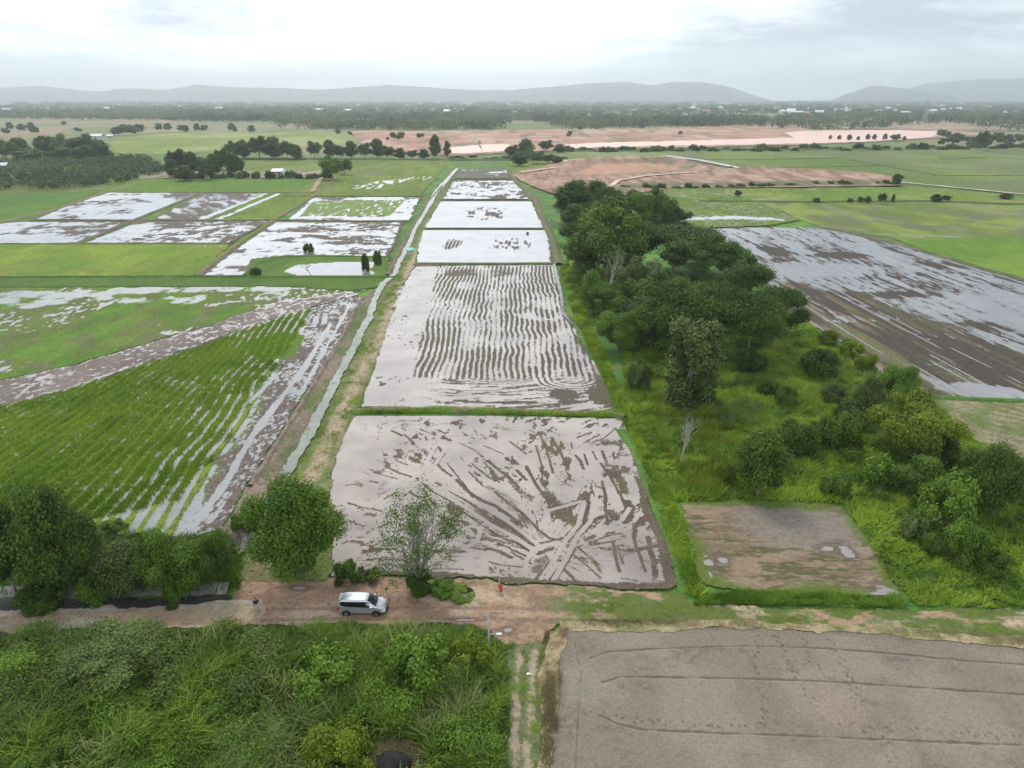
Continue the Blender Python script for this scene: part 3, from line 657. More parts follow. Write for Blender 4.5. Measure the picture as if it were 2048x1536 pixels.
def p1(g):
    X, Y = g.X, g.Y
    n = fbm(X / 0.3, Y / 0.34, 7, 4, .62); n2 = fbm(X / 1.6, Y / 1.9, 17, 4, .6); n3 = fbm(X / 5, Y / 6, 18, 3)
    wv = np.full(X.shape, 0.98)
    wv -= ss(0.56, 0.70, n2) * ss(0.42, 0.6, n3) * 0.6 * ss(0.4, 0.6, n)
    k = mpp(75) / 3.658
    fx_, fy_ = P(1092, 1100); th = np.arctan2(Y - fy_ + 1.2, X - fx_); rr = np.hypot(X - fx_, Y - fy_)
    fan = fbm(th * 17 + 0.9 * np.sin(rr / 5.), rr / 3.4, 51, 4, .6); fan2 = fbm(th * 40 + rr * .05, rr / 1.5, 53, 3, .6)
    mk = ss(.34, .50, fbm(X / 4.5, Y / 5.5, 57, 3)) * ss(1.2, 2.6, rr) * (0.35 + .65 * ss(P(700, 900)[0], P(820, 900)[0], X))
    wv = np.minimum(wv, 0.98 - ss(.525, .62, fan * .62 + fan2 * .38 + (n - .5) * .2) * mk * .8)
    jit = (n2 - .5) * 0.5
    for fn, lst in ((za, MUD1), (zb, MUD2)):
        for wd, st, pts in lst:
            p = fn(pts); hw = wd * k * 0.5 * 1.45
            d = g.dist(p, hw * 2 + 0.6) + (n - .5) * hw * 1.5 + jit * 0.4
            m = ss(hw * 1.25, hw * 0.55, d)
            wv = np.minimum(wv, 0.98 - m * (0.62 * st) - m * ss(0.45, 0.7, n) * 0.1)
            # companion clods beside the streaks
            m2 = ss(hw * 4.0, hw * 1.2, d) * ss(0.54, 0.66, n) * ss(.42, .6, n2); wv = np.minimum(wv, 0.98 - m2 * 0.6)
    for p in TRK:
        d = g.dist(p, 1.2)
        d2 = d + (n - .5) * .12
        rim = ss(0.62, 0.40, d2) * ss(0.45, 0.6, n) * ss(0.35, .5, n2); wv = np.minimum(wv, 0.98 - rim * 0.55)
        t = ss(0.34, 0.24, d2); wv = np.where(t > 0, np.maximum(wv, t * 0.95), wv)
    d = g.dist(PP([(668, 935), (690, 860), (706, 835), (900, 832), (1240, 838)]), 1.0)
    bot = g.dist(PP([(760, 1150), (900, 1152), (960, 1160), (1100, 1168), (1200, 1172), (1335, 1176)]), 1.2); wv -= ss(0.8, 0.2, bot + (n - .5) * .9) * .8
    rt = g.dist(PP([(1250, 850), (1285, 960), (1320, 1070), (1350, 1175)]), 2.5); wv -= ss(.9, 0.1, rt + (n - .5) * 1.4 + (n2 - .5) * 1.4) * .8
    g.setcol((0.088, 0.063, 0.045)); g.mixcol((0.13, 0.097, 0.070), ss(.4, .7, n2) * .6); g.mixcol((0.12, 0.095, 0.045), ss(.5, .7, n3) * .5)
    g.wet = wv
    g.Z = 0.05 * ss(0.5, 0.2, wv)
flood([(663, 932), (682, 890), (705, 834), (900, 833), (1060, 836), (1240, 838), (1262, 880), (1290, 965), (1320, 1060), (1352, 1172), (1320, 1180), (1100, 1172), (980, 1160), (800, 1152), (660, 1150)],
      muddy=0, seed=106, extra=p1, mat=m_water_pink, cell=0.42, edge=0)

# ---- right side: big dark flooded field
def r1(g):
    X, Y = g.X, g.Y
    a = P(1450, 470); b = P(2048, 770); ang = math.atan2(b[1] - a[1], b[0] - a[0])
    U = X * math.cos(ang) + Y * math.sin(ang); W = -X * math.sin(ang) + Y * math.cos(ang)
    n = fbm(U / 22, W / 2.4, 7, 4, .6); n2 = fbm(U / 5, W / 0.7, 17, 4, .65); n3 = fbm(X / 30, Y / 40, 19, 3); n4 = fbm(X / 1.2, Y / 3, 20, 3)
    # the lower middle of the field has drained
    dry = g.dist(PP([(1500, 600), (1640, 620), (1740, 660), (1850, 720), (1960, 740), (2100, 800)]), 40)
    dr = ss(30, 8, dry + (n3 - .5) * 18)
    base = 0.70 - dr * 0.56
    g.wet = base + (n - .5) * 1.35 + (n2 - .5) * 1.1 + ss(0.62, 0.7, n4) * -0.3
    for u, v, rx, ry, s in ((1600, 540, 22, 9, .5), (1950, 780, 6, 3.5, .9), (1990, 790, 7, 3, .7), (1700, 640, 7, 3.5, .55), (1990, 620, 22, 16, .25), (1440, 505, 9, 18, .25)):
        x0, y0 = P(u, v); d = np.hypot((X - x0) / rx, (Y - y0) / ry) + (n - .5) * .9
        g.wet += ss(1.2, .5, d) * s
    for u, v, rx, ry, s in ((1680, 512, 12, 5, .6), (1560, 500, 8, 10, .45), (1900, 505 + 25, 12, 6, .5), (1760, 590, 22, 4, .5), (1850, 655, 20, 5, .4)):
        x0, y0 = P(u, v); d = np.hypot((X - x0) / rx, (Y - y0) / ry) + (n - .5) * 1.2
        g.wet -= ss(1.1, .4, d) * s
    lane = np.abs(((W + (n3 - .5) * 1.5) / 6.5) % 1 - .5) * 6.5
    g.wet = np.maximum(g.wet, ss(0.32, 0.12, np.abs(lane - 1.0)) * ss(0.42, .55, n) * 0.8)
    g.setcol((0.062, 0.047, 0.036)); g.mixcol((0.12, 0.115, 0.045), ss(0.45, 0.68, fbm(U / 30, W / 2.2, 29, 4)) * dr * 0.9)
    g.mixcol((0.27, 0.2, 0.12), ss(0.6, 0.75, fbm(U / 20, W / 1.8, 39, 4)) * dr * 0.6)
    e = g.dist(PP([(1600, 640), (1700, 700), (1760, 740), (1850, 790)]), 2.5); g.mixcol((0.25, 0.2, 0.14), ss(2, .6, e))
flood([(1380, 462), (1480, 455), (1650, 456), (1800, 490), (1960, 535), (2060, 562), (2300, 640), (2300, 830), (2048, 800), (1850, 792), (1760, 742), (1690, 690), (1600, 635), (1520, 570), (1440, 510)],
      seed=120, extra=r1, cell=0.6, edge=0, mat=field_mat("dark_flooded", water=(0.19, 0.18, 0.17), nscale=0.9, namp=0.9, rough=0.75, spec=0.1, var=0.35, vscale=1.2, wrough=0.10))
def r2(g):
    X, Y = g.X, g.Y
    n = fbm(X / 2, Y / 5, 7, 4); n3 = fbm(X / 9, Y / 14, 9, 3)
    d = g.dist(PP([(1350, 440), (1400, 438), (1480, 437), (1545, 440)]), 9)
    g.wet = ss(7, 1, d + (n - .5) * 8) * 0.85
    row = np.sin((X * .95 + Y * 0.30) * 2 * math.pi / 2.6 + (n3 - .5) * 3)
    k = ss(0.42, 0.55, n3)
    g.wet = np.maximum(g.wet, ss(0.55, 0.8, row) * k * ss(.4, .55, n) * 0.75)
    g.mixcol((0.17, 0.145, 0.085), ss(-.3, .6, row) * ss(.35, .6, n3) * .8)
green([(1325, 378), (1430, 374), (1560, 420), (1600, 440), (1540, 452), (1370, 458), (1340, 440)], cols=((0.085, 0.18, 0.03), (0.12, 0.21, 0.035)), sc=(12, 6), seed=91, wet=r2, cell=0.7, lift=0.05)
# striped stubble on the far right edge
green([(1860, 798), (2048, 803), (2300, 820), (2400, 1020), (2048, 935), (1960, 890), (1900, 840)], cols=((0.11, 0.15, 0.04), (0.22, 0.19, 0.11)), sc=(6, 3), seed=92, rows=(R(52), 2.4, 0.0), cell=0.7, lift=0.03, dry=.5,
      wet=lambda g: g.mixcol((0.30, 0.23, 0.15), 0.75 * ss(-.1, .6, np.sin((g.X * 0.62 + g.Y * 0.78 + (fbm(g.X / 6, g.Y / 6, 3, 3) - .5) * 2) * 2 * math.pi / 2.1)) * ss(.3, .5, fbm(g.X / 3, g.Y / 3, 4, 4))))
# brown stubble plot
def stub(g):
    X, Y = g.X, g.Y
    n = fbm(X / 3.0, Y / 0.8, 7, 5, .6); n2 = fbm(X / 1.1, Y / 0.3, 8, 4); n3 = fbm(X / 5, Y / 5, 9, 3)
    g.setcol((0.165, 0.117, 0.075)); g.mixcol((0.22, 0.158, 0.105), ss(.4, .6, n3)); g.mixcol((0.085, 0.08, 0.035), ss(.46, .62, n) * .9)
    g.mixcol((0.27, 0.20, 0.135), ss(.56, .7, n2) * .6)
    c = P(1600, 1045); d = np.hypot((X - c[0]) / 8, (Y - c[1]) / 7); g.mixcol((0.20, 0.165, 0.135), ss(1.1, .5, d + (n - .5)) * .85)
    for u, v, rx, ry in ((1692, 1105, .6, 1.3), (1655, 1100, .8, .7), (1418, 1128, .6, 1.2), (1445, 1122, .6, .6), (1420, 1150, .35, .8), (1775, 1185, 1.2, 1.1), (1760, 1192, 1.2, .6)):
        x0, y0 = P(u, v); dd = np.hypot((X - x0) / rx, (Y - y0) / ry) + (n2 - .5) * 1.3 + (n - .5) * 1.6
        g.wet = np.maximum(g.wet, ss(1.05, .5, dd) * .8); g.mixcol((0.10, 0.078, 0.058), ss(2.2, 1.0, dd) * .7)
    for a, b in (((1690, 1010), (1800, 1195)), ((1700, 1012), (1812, 1190))):
        dd = g.dist(PP([a, b]), 1); g.mixcol((0.16, 0.13, 0.095), ss(.45, .1, dd + (n2 - .5) * .5) * .8)
    e = g.edge(3); g.mixcol((0.095, 0.14, 0.03), ss(1.6, .5, e + (n2 - .5) * 1.2 + (n3 - .5) * 3.5) * .95)
green([(1358, 1008), (1500, 1004), (1690, 1012), (1740, 1090), (1812, 1195), (1600, 1190), (1450, 1178), (1400, 1160), (1375, 1080)], seed=94, wet=stub, cell=0.5, lift=0.03, mat=m_soil_near, name='stubble_field')

# seeded grey mud field bottom right
def seeded(g):
    X, Y = g.X, g.Y
    n = fbm(X / 5, Y / 5, 7, 4); n2 = fbm(X / 0.5, Y / 0.35, 8, 4, .6); n3 = fbm(X / 2.2, Y / 1.2, 9, 4)
    g.setcol((0.225, 0.180, 0.138)); g.mixcol((0.19, 0.155, 0.115), ss(.4, .65, n)); g.mixcol((0.135, 0.115, 0.09), ss(.50, .72, n3 * .6 + n * .4) * ss(.48, .62, n2) * .85)
    def wob(pts): return PP(pts)
    for pts in ([(1180, 1318), (1215, 1305), (1290, 1300), (1400, 1296), (1500, 1293), (1650, 1298), (1800, 1310), (1920, 1322), (2100, 1334)],
                [(1205, 1366), (1240, 1355), (1350, 1356), (1500, 1359), (1650, 1364), (1800, 1374), (1920, 1382), (2100, 1394)],
                [(1200, 1432), (1235, 1450), (1290, 1461), (1420, 1467), (1600, 1473), (1800, 1482), (2100, 1494)],
                [(1150, 1290), (1163, 1350), (1156, 1440), (1150, 1560)]):
        d = g.dist(wob(pts), 1.0) + (fbm(X / 1.5, Y / .6, 15, 3) - .5) * .22
        a = 0.9 if pts[0][0] > 1160 else 0.4
        g.mixcol((0.105, 0.085, 0.06), ss(.14, .04, d + (n2 - .5) * .1) * a); g.Z -= .06 * ss(.3, .05, d)
        g.mixcol((0.27, 0.22, 0.17), ss(.34, .2, d) * ss(.12, .2, d) * .3)
    # footprints
    rs = np.random.RandomState(5)
    for pts in ([(1420, 1268), (1430, 1285), (1415, 1305)], [(1515, 1268), (1508, 1330), (1516, 1380), (1525, 1420), (1532, 1455)], [(1550, 1268), (1575, 1325), (1605, 1370), (1640, 1430), (1660, 1452), (1740, 1455), (1830, 1462), (1950, 1470), (2060, 1478)],
                [(1605, 1275), (1620, 1320), (1650, 1355), (1672, 1366)], [(1655, 1280), (1690, 1335), (1712, 1375), (1735, 1430), (1760, 1470), (1800, 1530)], [(1735, 1455), (1760, 1500), (1790, 1540)],
                [(1165, 1424), (1210, 1434), (1280, 1443), (1360, 1452), (1440, 1455), (1530, 1456)], [(1690, 1330), (1700, 1380), (1718, 1440), (1722, 1470)], [(1110, 1412), (1165, 1426)]):
        W = PP(pts); s = 0; side = 1
        for (x1, y1), (x2, y2) in zip(W[:-1], W[1:]):
            L_ = math.hypot(x2 - x1, y2 - y1); k = int(L_ / 0.42)
            for j in range(k):
                t = (j + .5) / k; x = x1 + (x2 - x1) * t + side * .1 * (y2 - y1) / L_ + rs.randn() * .12; y = y1 + (y2 - y1) * t - side * .1 * (x2 - x1) / L_ + rs.randn() * .13; side = -side
                i0, i1 = np.searchsorted(g.x, [x - .35, x + .35]); j0, j1 = np.searchsorted(g.y, [y - .35, y + .35])
                if i1 <= i0 or j1 <= j0: continue
                d = np.hypot((X[j0:j1, i0:i1] - x) / .13, (Y[j0:j1, i0:i1] - y) / .17)
                f = np.clip(ss(1.3, .5, d), 0, 1)[..., None] * rs.uniform(.25, .75)
                g.col[j0:j1, i0:i1] += (np.array((0.08, 0.065, 0.05)) - g.col[j0:j1, i0:i1]) * f
    p = inside(X, Y, PP([(1150, 1365), (1182, 1360), (1180, 1400), (1152, 1398)])); g.mixcol((0.19, 0.175, 0.135), p * .6)
    x0, y0 = P(1690, 1420); g.mixcol((0.27, 0.20, 0.155), .4 * ss(1.1, .6, np.hypot((X - x0) / 2.6, (Y - y0) / 1.8) + (n - .5)))
    e = g.edge(1.6); g.mixcol((0.17, 0.14, 0.11), ss(.8, .1, e + (n3 - .5)) * .7)
green([(1128, 1260), (1300, 1257), (1500, 1260), (1700, 1268), (1900, 1284), (2100, 1304), (2500, 1340), (2700, 1750), (1090, 1750), (1105, 1536), (1112, 1400)], seed=95, wet=seeded, cell=0.42, lift=0.03, mat=m_seeded, name='seeded_field')

# dirt road, yard, track
def road(g):
    X, Y = g.X, g.Y
    n = fbm(X / 2.2, Y / 1.1, 7, 5, .6); n2 = fbm(X / 0.5, Y / 0.25, 8, 4, .6); n3 = fbm(X / 6, Y / 4, 9, 3)
    g.setcol((0.32, 0.205, 0.135)); g.mixcol((0.20, 0.130, 0.088), ss(.42, .62, n) * .8); g.mixcol((0.42, 0.32, 0.22), ss(.5, .68, n3) * .7)
    g.mixcol((0.12, 0.15, 0.05), ss(.6, .7, fbm(X / 1.5, Y / .9, 12, 4)) * .5 * ss(.45, .55, n3))
    for dy in (-0.75, 0.75):
        c = [(x, y + dy) for x, y in PP([(500, 1232), (700, 1228), (900, 1228), (1100, 1232), (1400, 1246)])]
        d = g.dist(c, 1.2); g.mixcol((0.17, 0.115, 0.08), ss(.34, .1, d + (n2 - .5) * .5) * .6); g.Z -= .04 * ss(.45, .1, d)
    for u, v, rx, ry in ((930, 1242, 1.1, .2), (1015, 1262, .5, .35), (600, 1178, .7, .3)):
        x0, y0 = P(u, v); dd = np.hypot((X - x0) / rx, (Y - y0) / ry) + (n2 - .5) * 1.1; g.wet = np.maximum(g.wet, ss(1.1, .6, dd) * .8); g.mixcol((0.14, 0.09, 0.06), ss(2.4, 1.0, dd) * .8)
    g.mixcol((0.13, 0.085, 0.06), ss(.62, .72, n2) * .55)
    rt = ss(P(1080, 1220)[0], P(1180, 1220)[0], X + (n - .5) * 5)
    g.mixcol((0.085, 0.14, 0.04), rt * ss(.30, .5, n) * .95)
ROADP = [(490, 1140), (560, 1150), (700, 1155), (880, 1160), (960, 1164), (1100, 1176), (1330, 1184), (1400, 1212), (1800, 1222), (2100, 1222), (2500, 1225), (2500, 1300), (2100, 1290), (1900, 1272), (1600, 1254), (1300, 1246), (1120, 1248), (1085, 1258), (1070, 1290), (1045, 1298), (1010, 1290), (985, 1262), (900, 1250), (520, 1252), (515, 1205), (470, 1200)]
green(ROADP, seed=96, wet=road, cell=0.5, lift=0.02, mat=m_soil_near, name='dirt_road')
def froad(g):
    n = fbm(g.X / 3, g.Y / .8, 7, 5, .6); n2 = fbm(g.X / .5, g.Y / .3, 8, 4)
    g.setcol((0.35, 0.255, 0.17)); g.mixcol((0.29, 0.20, 0.13), ss(.4, .6, n)); g.mixcol((0.43, 0.38, 0.30), ss(.55, .7, fbm(g.X / 4, g.Y / 1.0, 17, 4)) * .6)
    d = g.dist(PP([(-100, 1228), (200, 1222), (515, 1207)]), 1); g.mixcol((0.30, 0.28, 0.24), ss(.35, .1, d + (n2 - .5) * .4) * .7)
green([(-300, 1226), (0, 1219), (200, 1215), (400, 1208), (517, 1200), (522, 1252), (300, 1258), (100, 1266), (-300, 1278)], seed=97, wet=froad, cell=0.5, lift=0.05, mat=m_soil_near, name='concrete_road')
def trk(g):
    X, Y = g.X, g.Y; n = fbm(X / .8, Y / .8, 7, 5); n2 = fbm(X / .3, Y / .3, 8, 4)
    g.setcol((0.075, 0.12, 0.035)); g.mixcol((0.16, 0.155, 0.085), ss(.35, .6, n) * .6)
    for pts in ([(1040, 1300), (1032, 1400), (1028, 1560)], [(1068, 1300), (1062, 1400), (1050, 1560)]):
        d = g.dist(PP(pts), 1); g.mixcol((0.30, 0.235, 0.165), ss(.42, .1, d + (n2 - .5) * .6 + (n - .5) * .9))
green([(1012, 1290), (1090, 1280), (1085, 1350), (1085, 1536), (1080, 1700), (985, 1700), (1005, 1500), (1020, 1380)], seed=98, wet=trk, cell=0.5, lift=0.035, mat=m_soil_near, name='track')
green([(1090, 1262), (1130, 1258), (1115, 1400), (1106, 1560), (1095, 1750), (1070, 1750), (1085, 1500), (1084, 1380)], cols=((0.34, 0.26, 0.15), (0.27, 0.19, 0.11)), sc=(2, 1), seed=99, cell=0.6, lift=0.05, mat=m_soil_near, name='dry_grass_verge')
green([(1120, 1244), (1300, 1243), (1600, 1250), (1900, 1268), (2100, 1284), (2500, 1310), (2500, 1332), (2100, 1302), (1900, 1283), (1600, 1262), (1300, 1258), (1120, 1262)], cols=((0.33, 0.265, 0.15), (0.2, 0.19, 0.08)), sc=(2, 1), seed=100, cell=0.6, lift=0.06, mat=m_soil_near, name='dry_grass_verge')
# scrub floor bottom left
green([(-400, 1276), (100, 1266), (300, 1258), (520, 1252), (900, 1250), (985, 1262), (1012, 1292), (1020, 1380), (1005, 1500), (985, 1800), (-500, 1800)], cols=((0.045, 0.085, 0.02), (0.065, 0.12, 0.026)), sc=(3, 2), seed=110, cell=0.9, lift=0.05)
# ---- quarry and ponds
QY = [(700, 262), (900, 262), (1200, 258), (1500, 250), (1570, 244), (1620, 262), (1900, 262), (2000, 268), (1880, 276), (1600, 290), (1300, 296), (1120, 300), (905, 312), (800, 304), (720, 285)]
def quarry(g):
    n = fbm(g.X / 40, g.Y / 40, 7, 5, .6); n2 = fbm(g.X / 14, g.Y / 60, 8, 4)
    g.setcol((0.36, 0.20, 0.14)); g.mixcol((0.46, 0.31, 0.23), ss(.4, .65, n)); g.mixcol((0.14, 0.14, 0.07), ss(.55, .7, n2) * .7)
green(QY, seed=130, wet=quarry, cell=0.8, mat=m_soil_far, name='quarry_ground', lift=0.1)
green([(1480, 246), (1900, 234), (2048, 238), (2100, 262), (1900, 262), (1620, 256)], cols=((0.2, 0.19, 0.11), (0.34, 0.24, 0.17)), sc=(60, 30), seed=131, mat=m_soil_far, lift=0.1)
PINKW = (0.62, 0.47, 0.39)
m_pinkw = field_mat("quarry_pond_water", water=(0.66, 0.42, 0.32), namp=0.0, wvar=0.12, nscale=.1, wrough=.4)
def pondm(poly, mat, z=0.2, name='pond'):
    g = Grid(poly, cell=1.0); g.zl = z; g.wet[:] = 1; g.setcol(MUD); g.build(name, mat)
pondm([(1570, 266), (1620, 262), (1800, 261), (1890, 264), (1860, 275), (1740, 284), (1600, 288), (1480, 290), (1300, 293), (1140, 297), (1130, 291), (1200, 287), (1340, 284), (1470, 280), (1590, 277)], m_pinkw, z=0.3)
pondm([(900, 297), (960, 291), (1020, 290), (1010, 303), (930, 308), (903, 307)], m_pinkw, z=0.3)
pondm([(890, 219), (980, 219), (1072, 221), (1060, 224), (900, 223)], m_pinkw, z=0.6)
pondm([(600, 224), (680, 226), (660, 229), (600, 228)], m_pinkw, z=0.6)
# ---- borrow pit (real relief)
def pit():
    g = Grid([(1020, 350), (1100, 330), (1150, 322), (1300, 319), (1385, 325), (1470, 342), (1560, 344), (1700, 350), (1800, 362), (1800, 372), (1560, 376), (1350, 376), (1240, 392), (1110, 390), (1060, 372)], cell=0.7)
    X, Y = g.X, g.Y
    n = fbm(X / 8, Y / 12, 7, 5, .6); n2 = fbm(X / 3, Y / 20, 8, 4)
    g.setcol((0.29, 0.18, 0.125)); g.mixcol((0.37, 0.25, 0.18), ss(.4, .6, n)); g.mixcol((0.20, 0.115, 0.078), ss(.47, .66, n2) * .8)
    e = g.edge(40)
    hole = PP([(1110, 350), (1170, 330), (1300, 325), (1400, 330), (1390, 345), (1260, 352), (1160, 356)])
    ins = inside(X, Y, hole)
    gd = Grid.dist(g, hole + [hole[0]], 30)
    yn = P(0, 352)[1]; yf = P(0, 326)[1]
    g.Z = (0.5 + 2.6 * ss(yn, yf, Y) + 1.0 * ss(P(1400, 350)[0], P(1500, 350)[0], X)) * ss(0, 16, g.edge(20)) * (1 - ins * ss(0, 12, gd)) + n * .5 * ss(0, 8, g.edge(20))
    g.mixcol((0.42, 0.235, 0.155), ins * ss(6, 14, gd) * .8); g.mixcol((0.27, 0.165, 0.12), ins * ss(12, 5, gd) * ss(0, 2, gd) * .7)
    g.mixcol((0.13, 0.14, 0.07), ss(.45, .7, fbm(X / 5, Y / 8, 77, 4)) * ss(P(1240, 340)[0], P(1300, 340)[0], X) * ins * .8)
    g.mixcol((0.11, 0.125, 0.055), ss(10, 2, g.dist(PP([(1240, 380), (1300, 371), (1380, 372), (1600, 372), (1790, 368)]), 14) + (n - .5) * 10) * .8)
    g.Z += ss(6, 0, g.dist(PP([(1400, 352), (1500, 347), (1650, 352), (1780, 362)]), 14)) * 2.0
    g.zl = 0.1
    g.build('earth_pit', m_soil_far)
pit()
ribbon([(1330, 313), (1400, 322), (1480, 338), (1510, 343)], [9, 7, 6, 5], 0.75, 'concrete_road', m_soil_far, col=(0.5, 0.46, 0.4), wet=0, noise=.05)
ribbon([(1500, 341), (1600, 344), (1700, 352), (1790, 364), (1850, 370), (1950, 380), (2060, 391), (2300, 412)], [7, 6, 6, 4, 3, 3, 3, 3], 0.4, 'dirt_road', m_soil_far, col=(0.50, 0.42, 0.34), wet=0, noise=.1)
ribbon([(1040, 350), (1080, 346), (1140, 336), (1130, 326), (1180, 322), (1330, 318)], [4, 4, 4, 4, 3, 3], 2.2, 'dirt_road', m_soil_far, col=(0.52, 0.38, 0.29), wet=0, noise=.1)
ribbon([(1500, 343), (1380, 350), (1290, 357), (1235, 367), (1215, 385)], [4, 4, 3, 3, 3], 1.8, 'dirt_road', m_soil_far, col=(0.56, 0.42, 0.32), wet=0, noise=.1)
ribbon([(700, 322), (640, 360), (625, 385)], [3, 3, 3], 0.5, 'path', m_soil_far, col=(0.30, 0.24, 0.14), wet=0, noise=.1)

# ---- bunds
m_bund_g = field_mat("bund_grass", namp=0.0, rough=0.9, var=0.45, vscale=2.0, spec=.1, bump=.15)
def bund(pts, w_, h_, c1=(0.10, 0.14, 0.04), c2=(0.17, 0.13, 0.09), seed=1, name='bund'):
    W = PP(pts); out = []
    for (x1, y1), (x2, y2) in zip(W[:-1], W[1:]):
        d = math.hypot(x2 - x1, y2 - y1); st = max(0.5, (y1 + y2) / 2 * 0.004); k = max(1, int(d / st))
        out += [(x1 + (x2 - x1) * j / k, y1 + (y2 - y1) * j / k) for j in range(k)]
    out.append(W[-1]); C = np.array(out); s = np.cumsum(np.r_[0, np.hypot(*np.diff(C, axis=0).T)])
    T = np.gradient(C, axis=0); T /= np.linalg.norm(T, axis=1)[:, None] + 1e-9; Nn = np.stack([-T[:, 1], T[:, 0]], 1)
    prof = [(-.5, -.1), (-.38, .45), (-.2, .9), (0, 1), (.2, .9), (.38, .45), (.5, -.1)]
    n = len(C); k = len(prof); V = np.zeros((n, k, 3)); sc_ = w_ * 2.0
    for i, (a, z) in enumerate(prof):
        wob = 1 + (fbm(s / sc_, s * 0 + i * .7, seed, 4, .6) - .5) * .9
        V[:, i, :2] = C + Nn * (a * w_ * wob)[:, None]; V[:, i, 2] = z * h_ * (0.6 + 0.8 * fbm(s / sc_, s * 0 + i, seed + 9, 4))
    f = ss(.4, .6, fbm(V[..., 0] / (w_ * 1.5), V[..., 1] / (w_ * 1.5), seed + 3, 4))[..., None]
    c = np.array(c1) * (1 - f) + np.array(c2) * f
    idx = np.arange(n * k).reshape(n, k); F = np.stack([idx[:-1, :-1], idx[1:, :-1], idx[1:, 1:], idx[:-1, 1:]], -1).reshape(-1, 4)
    o = mesh_np(name, V.reshape(-1, 3), F, m_bund_g, attrs={'col': ('FLOAT_COLOR', c.reshape(-1, 3)), 'wet': ('FLOAT', np.zeros(n * k))}, smooth=True)
    tag(o, kind='structure')
GB = ((0.095, 0.165, 0.03), (0.16, 0.15, 0.06))
bund([(705, 826), (760, 821), (900, 822), (1050, 826), (1215, 829), (1250, 836)], 1.7, .55, *GB, seed=2)
bund([(826, 531), (950, 529), (1110, 528)], 1.9, .5, seed=3)
bund([(846, 460), (1092, 459)], 1.1, .35, seed=4)
bund([(880, 402), (1078, 402)], 1.3, .4, seed=5)
bund([(903, 361), (1025, 360)], 1.2, .4, seed=6)
bund([(912, 346), (1016, 348)], 1.2, .4, seed=7)
bund([(1018, 345), (1035, 365), (1070, 395), (1085, 440), (1105, 480), (1118, 530)], 3.2, .6, (0.12, 0.15, 0.05), (0.17, 0.13, 0.09), seed=8)
bund([(-250, 493), (0, 489), (300, 489), (465, 489)], 1.6, .5, seed=9)
bund([(60, 442), (265, 442), (545, 441), (812, 444)], 1.5, .45, seed=10)
bund([(404, 386), (265, 442), (155, 489)], 2.2, .5, seed=11)
bund([(690, 345), (628, 392), (545, 442), (470, 492), (390, 554)], 2.4, .6, (0.14, 0.17, 0.05), (0.2, 0.16, 0.09), seed=12)
bund([(212, 385), (420, 385), (640, 387)], 1.6, .4, seed=13)
bund([(330, 352), (212, 384), (120, 417), (0, 446), (-300, 470)], 2.6, .5, (0.19, 0.17, 0.08), (0.22, 0.16, 0.1), seed=14)
bund([(566, 393), (846, 393)], 1.8, .5, seed=15)
bund([(-400, 557), (400, 555), (560, 556), (790, 556)], 1.6, .6, (0.07, 0.14, 0.03), (0.12, 0.14, 0.05), seed=16)
bund([(490, 553), (510, 530), (560, 516), (640, 514), (780, 516)], 2.2, .6, (0.07, 0.14, 0.03), (0.10, 0.13, 0.04), seed=17)
bund([(885, 372), (850, 412), (825, 456), (800, 503), (775, 552)], 1.9, .55, (0.13, 0.14, 0.06), (0.19, 0.14, 0.1), seed=18)
bund([(722, 602), (690, 665), (640, 750), (590, 832), (540, 912), (500, 975)], 1.0, .5, (0.24, 0.18, 0.14), (0.18, 0.13, 0.1), seed=19)
bund([(812, 520), (800, 522), (780, 521)], 1.2, .4, seed=20)
bund([(1640, 455), (1720, 470), (1800, 490), (1960, 537), (2060, 563), (2300, 640)], 2.6, .6, (0.09, 0.12, 0.04), (0.17, 0.14, 0.09), seed=21)
bund([(1400, 404), (1650, 405), (1850, 403), (2100, 412)], 4, .8, (0.06, 0.1, 0.03), (0.1, 0.13, 0.05), seed=22)
bund([(1120, 304), (1500, 300), (1800, 300), (2100, 292)], 9, 1.2, (0.06, 0.1, 0.035), (0.1, 0.13, 0.05), seed=23)
for i, p in enumerate(([(1330, 320), (1500, 320), (1690, 316)], [(1500, 336), (1660, 334), (1790, 331)], [(1700, 320), (1800, 338), (1880, 352), (2060, 352)], [(1880, 318), (1970, 316)], [(1950, 300), (2100, 318)])):
    bund(p, 2.5, .5, (0.06, 0.1, 0.035), (0.1, 0.13, 0.05), seed=24 + i)
bund([(1240, 320), (905, 321), (600, 319), (330, 318)], 7, 1.2, (0.05, 0.085, 0.035), (0.08, 0.11, 0.04), seed=30)
bund([(1860, 797), (1960, 802), (2100, 806)], 1.6, .5, (0.08, 0.16, 0.03), (0.1, 0.15, 0.04), seed=31)
bund([(1240, 860), (1270, 900), (1310, 1000), (1345, 1090), (1375, 1180), (1395, 1208)], 2.0, .25, (0.075, 0.155, 0.03), (0.10, 0.17, 0.035), seed=32)
bund([(1390, 1205), (1500, 1200), (1700, 1206), (1800, 1208)], 1.1, .2, (0.09, 0.19, 0.03), (0.13, 0.22, 0.04), seed=33)
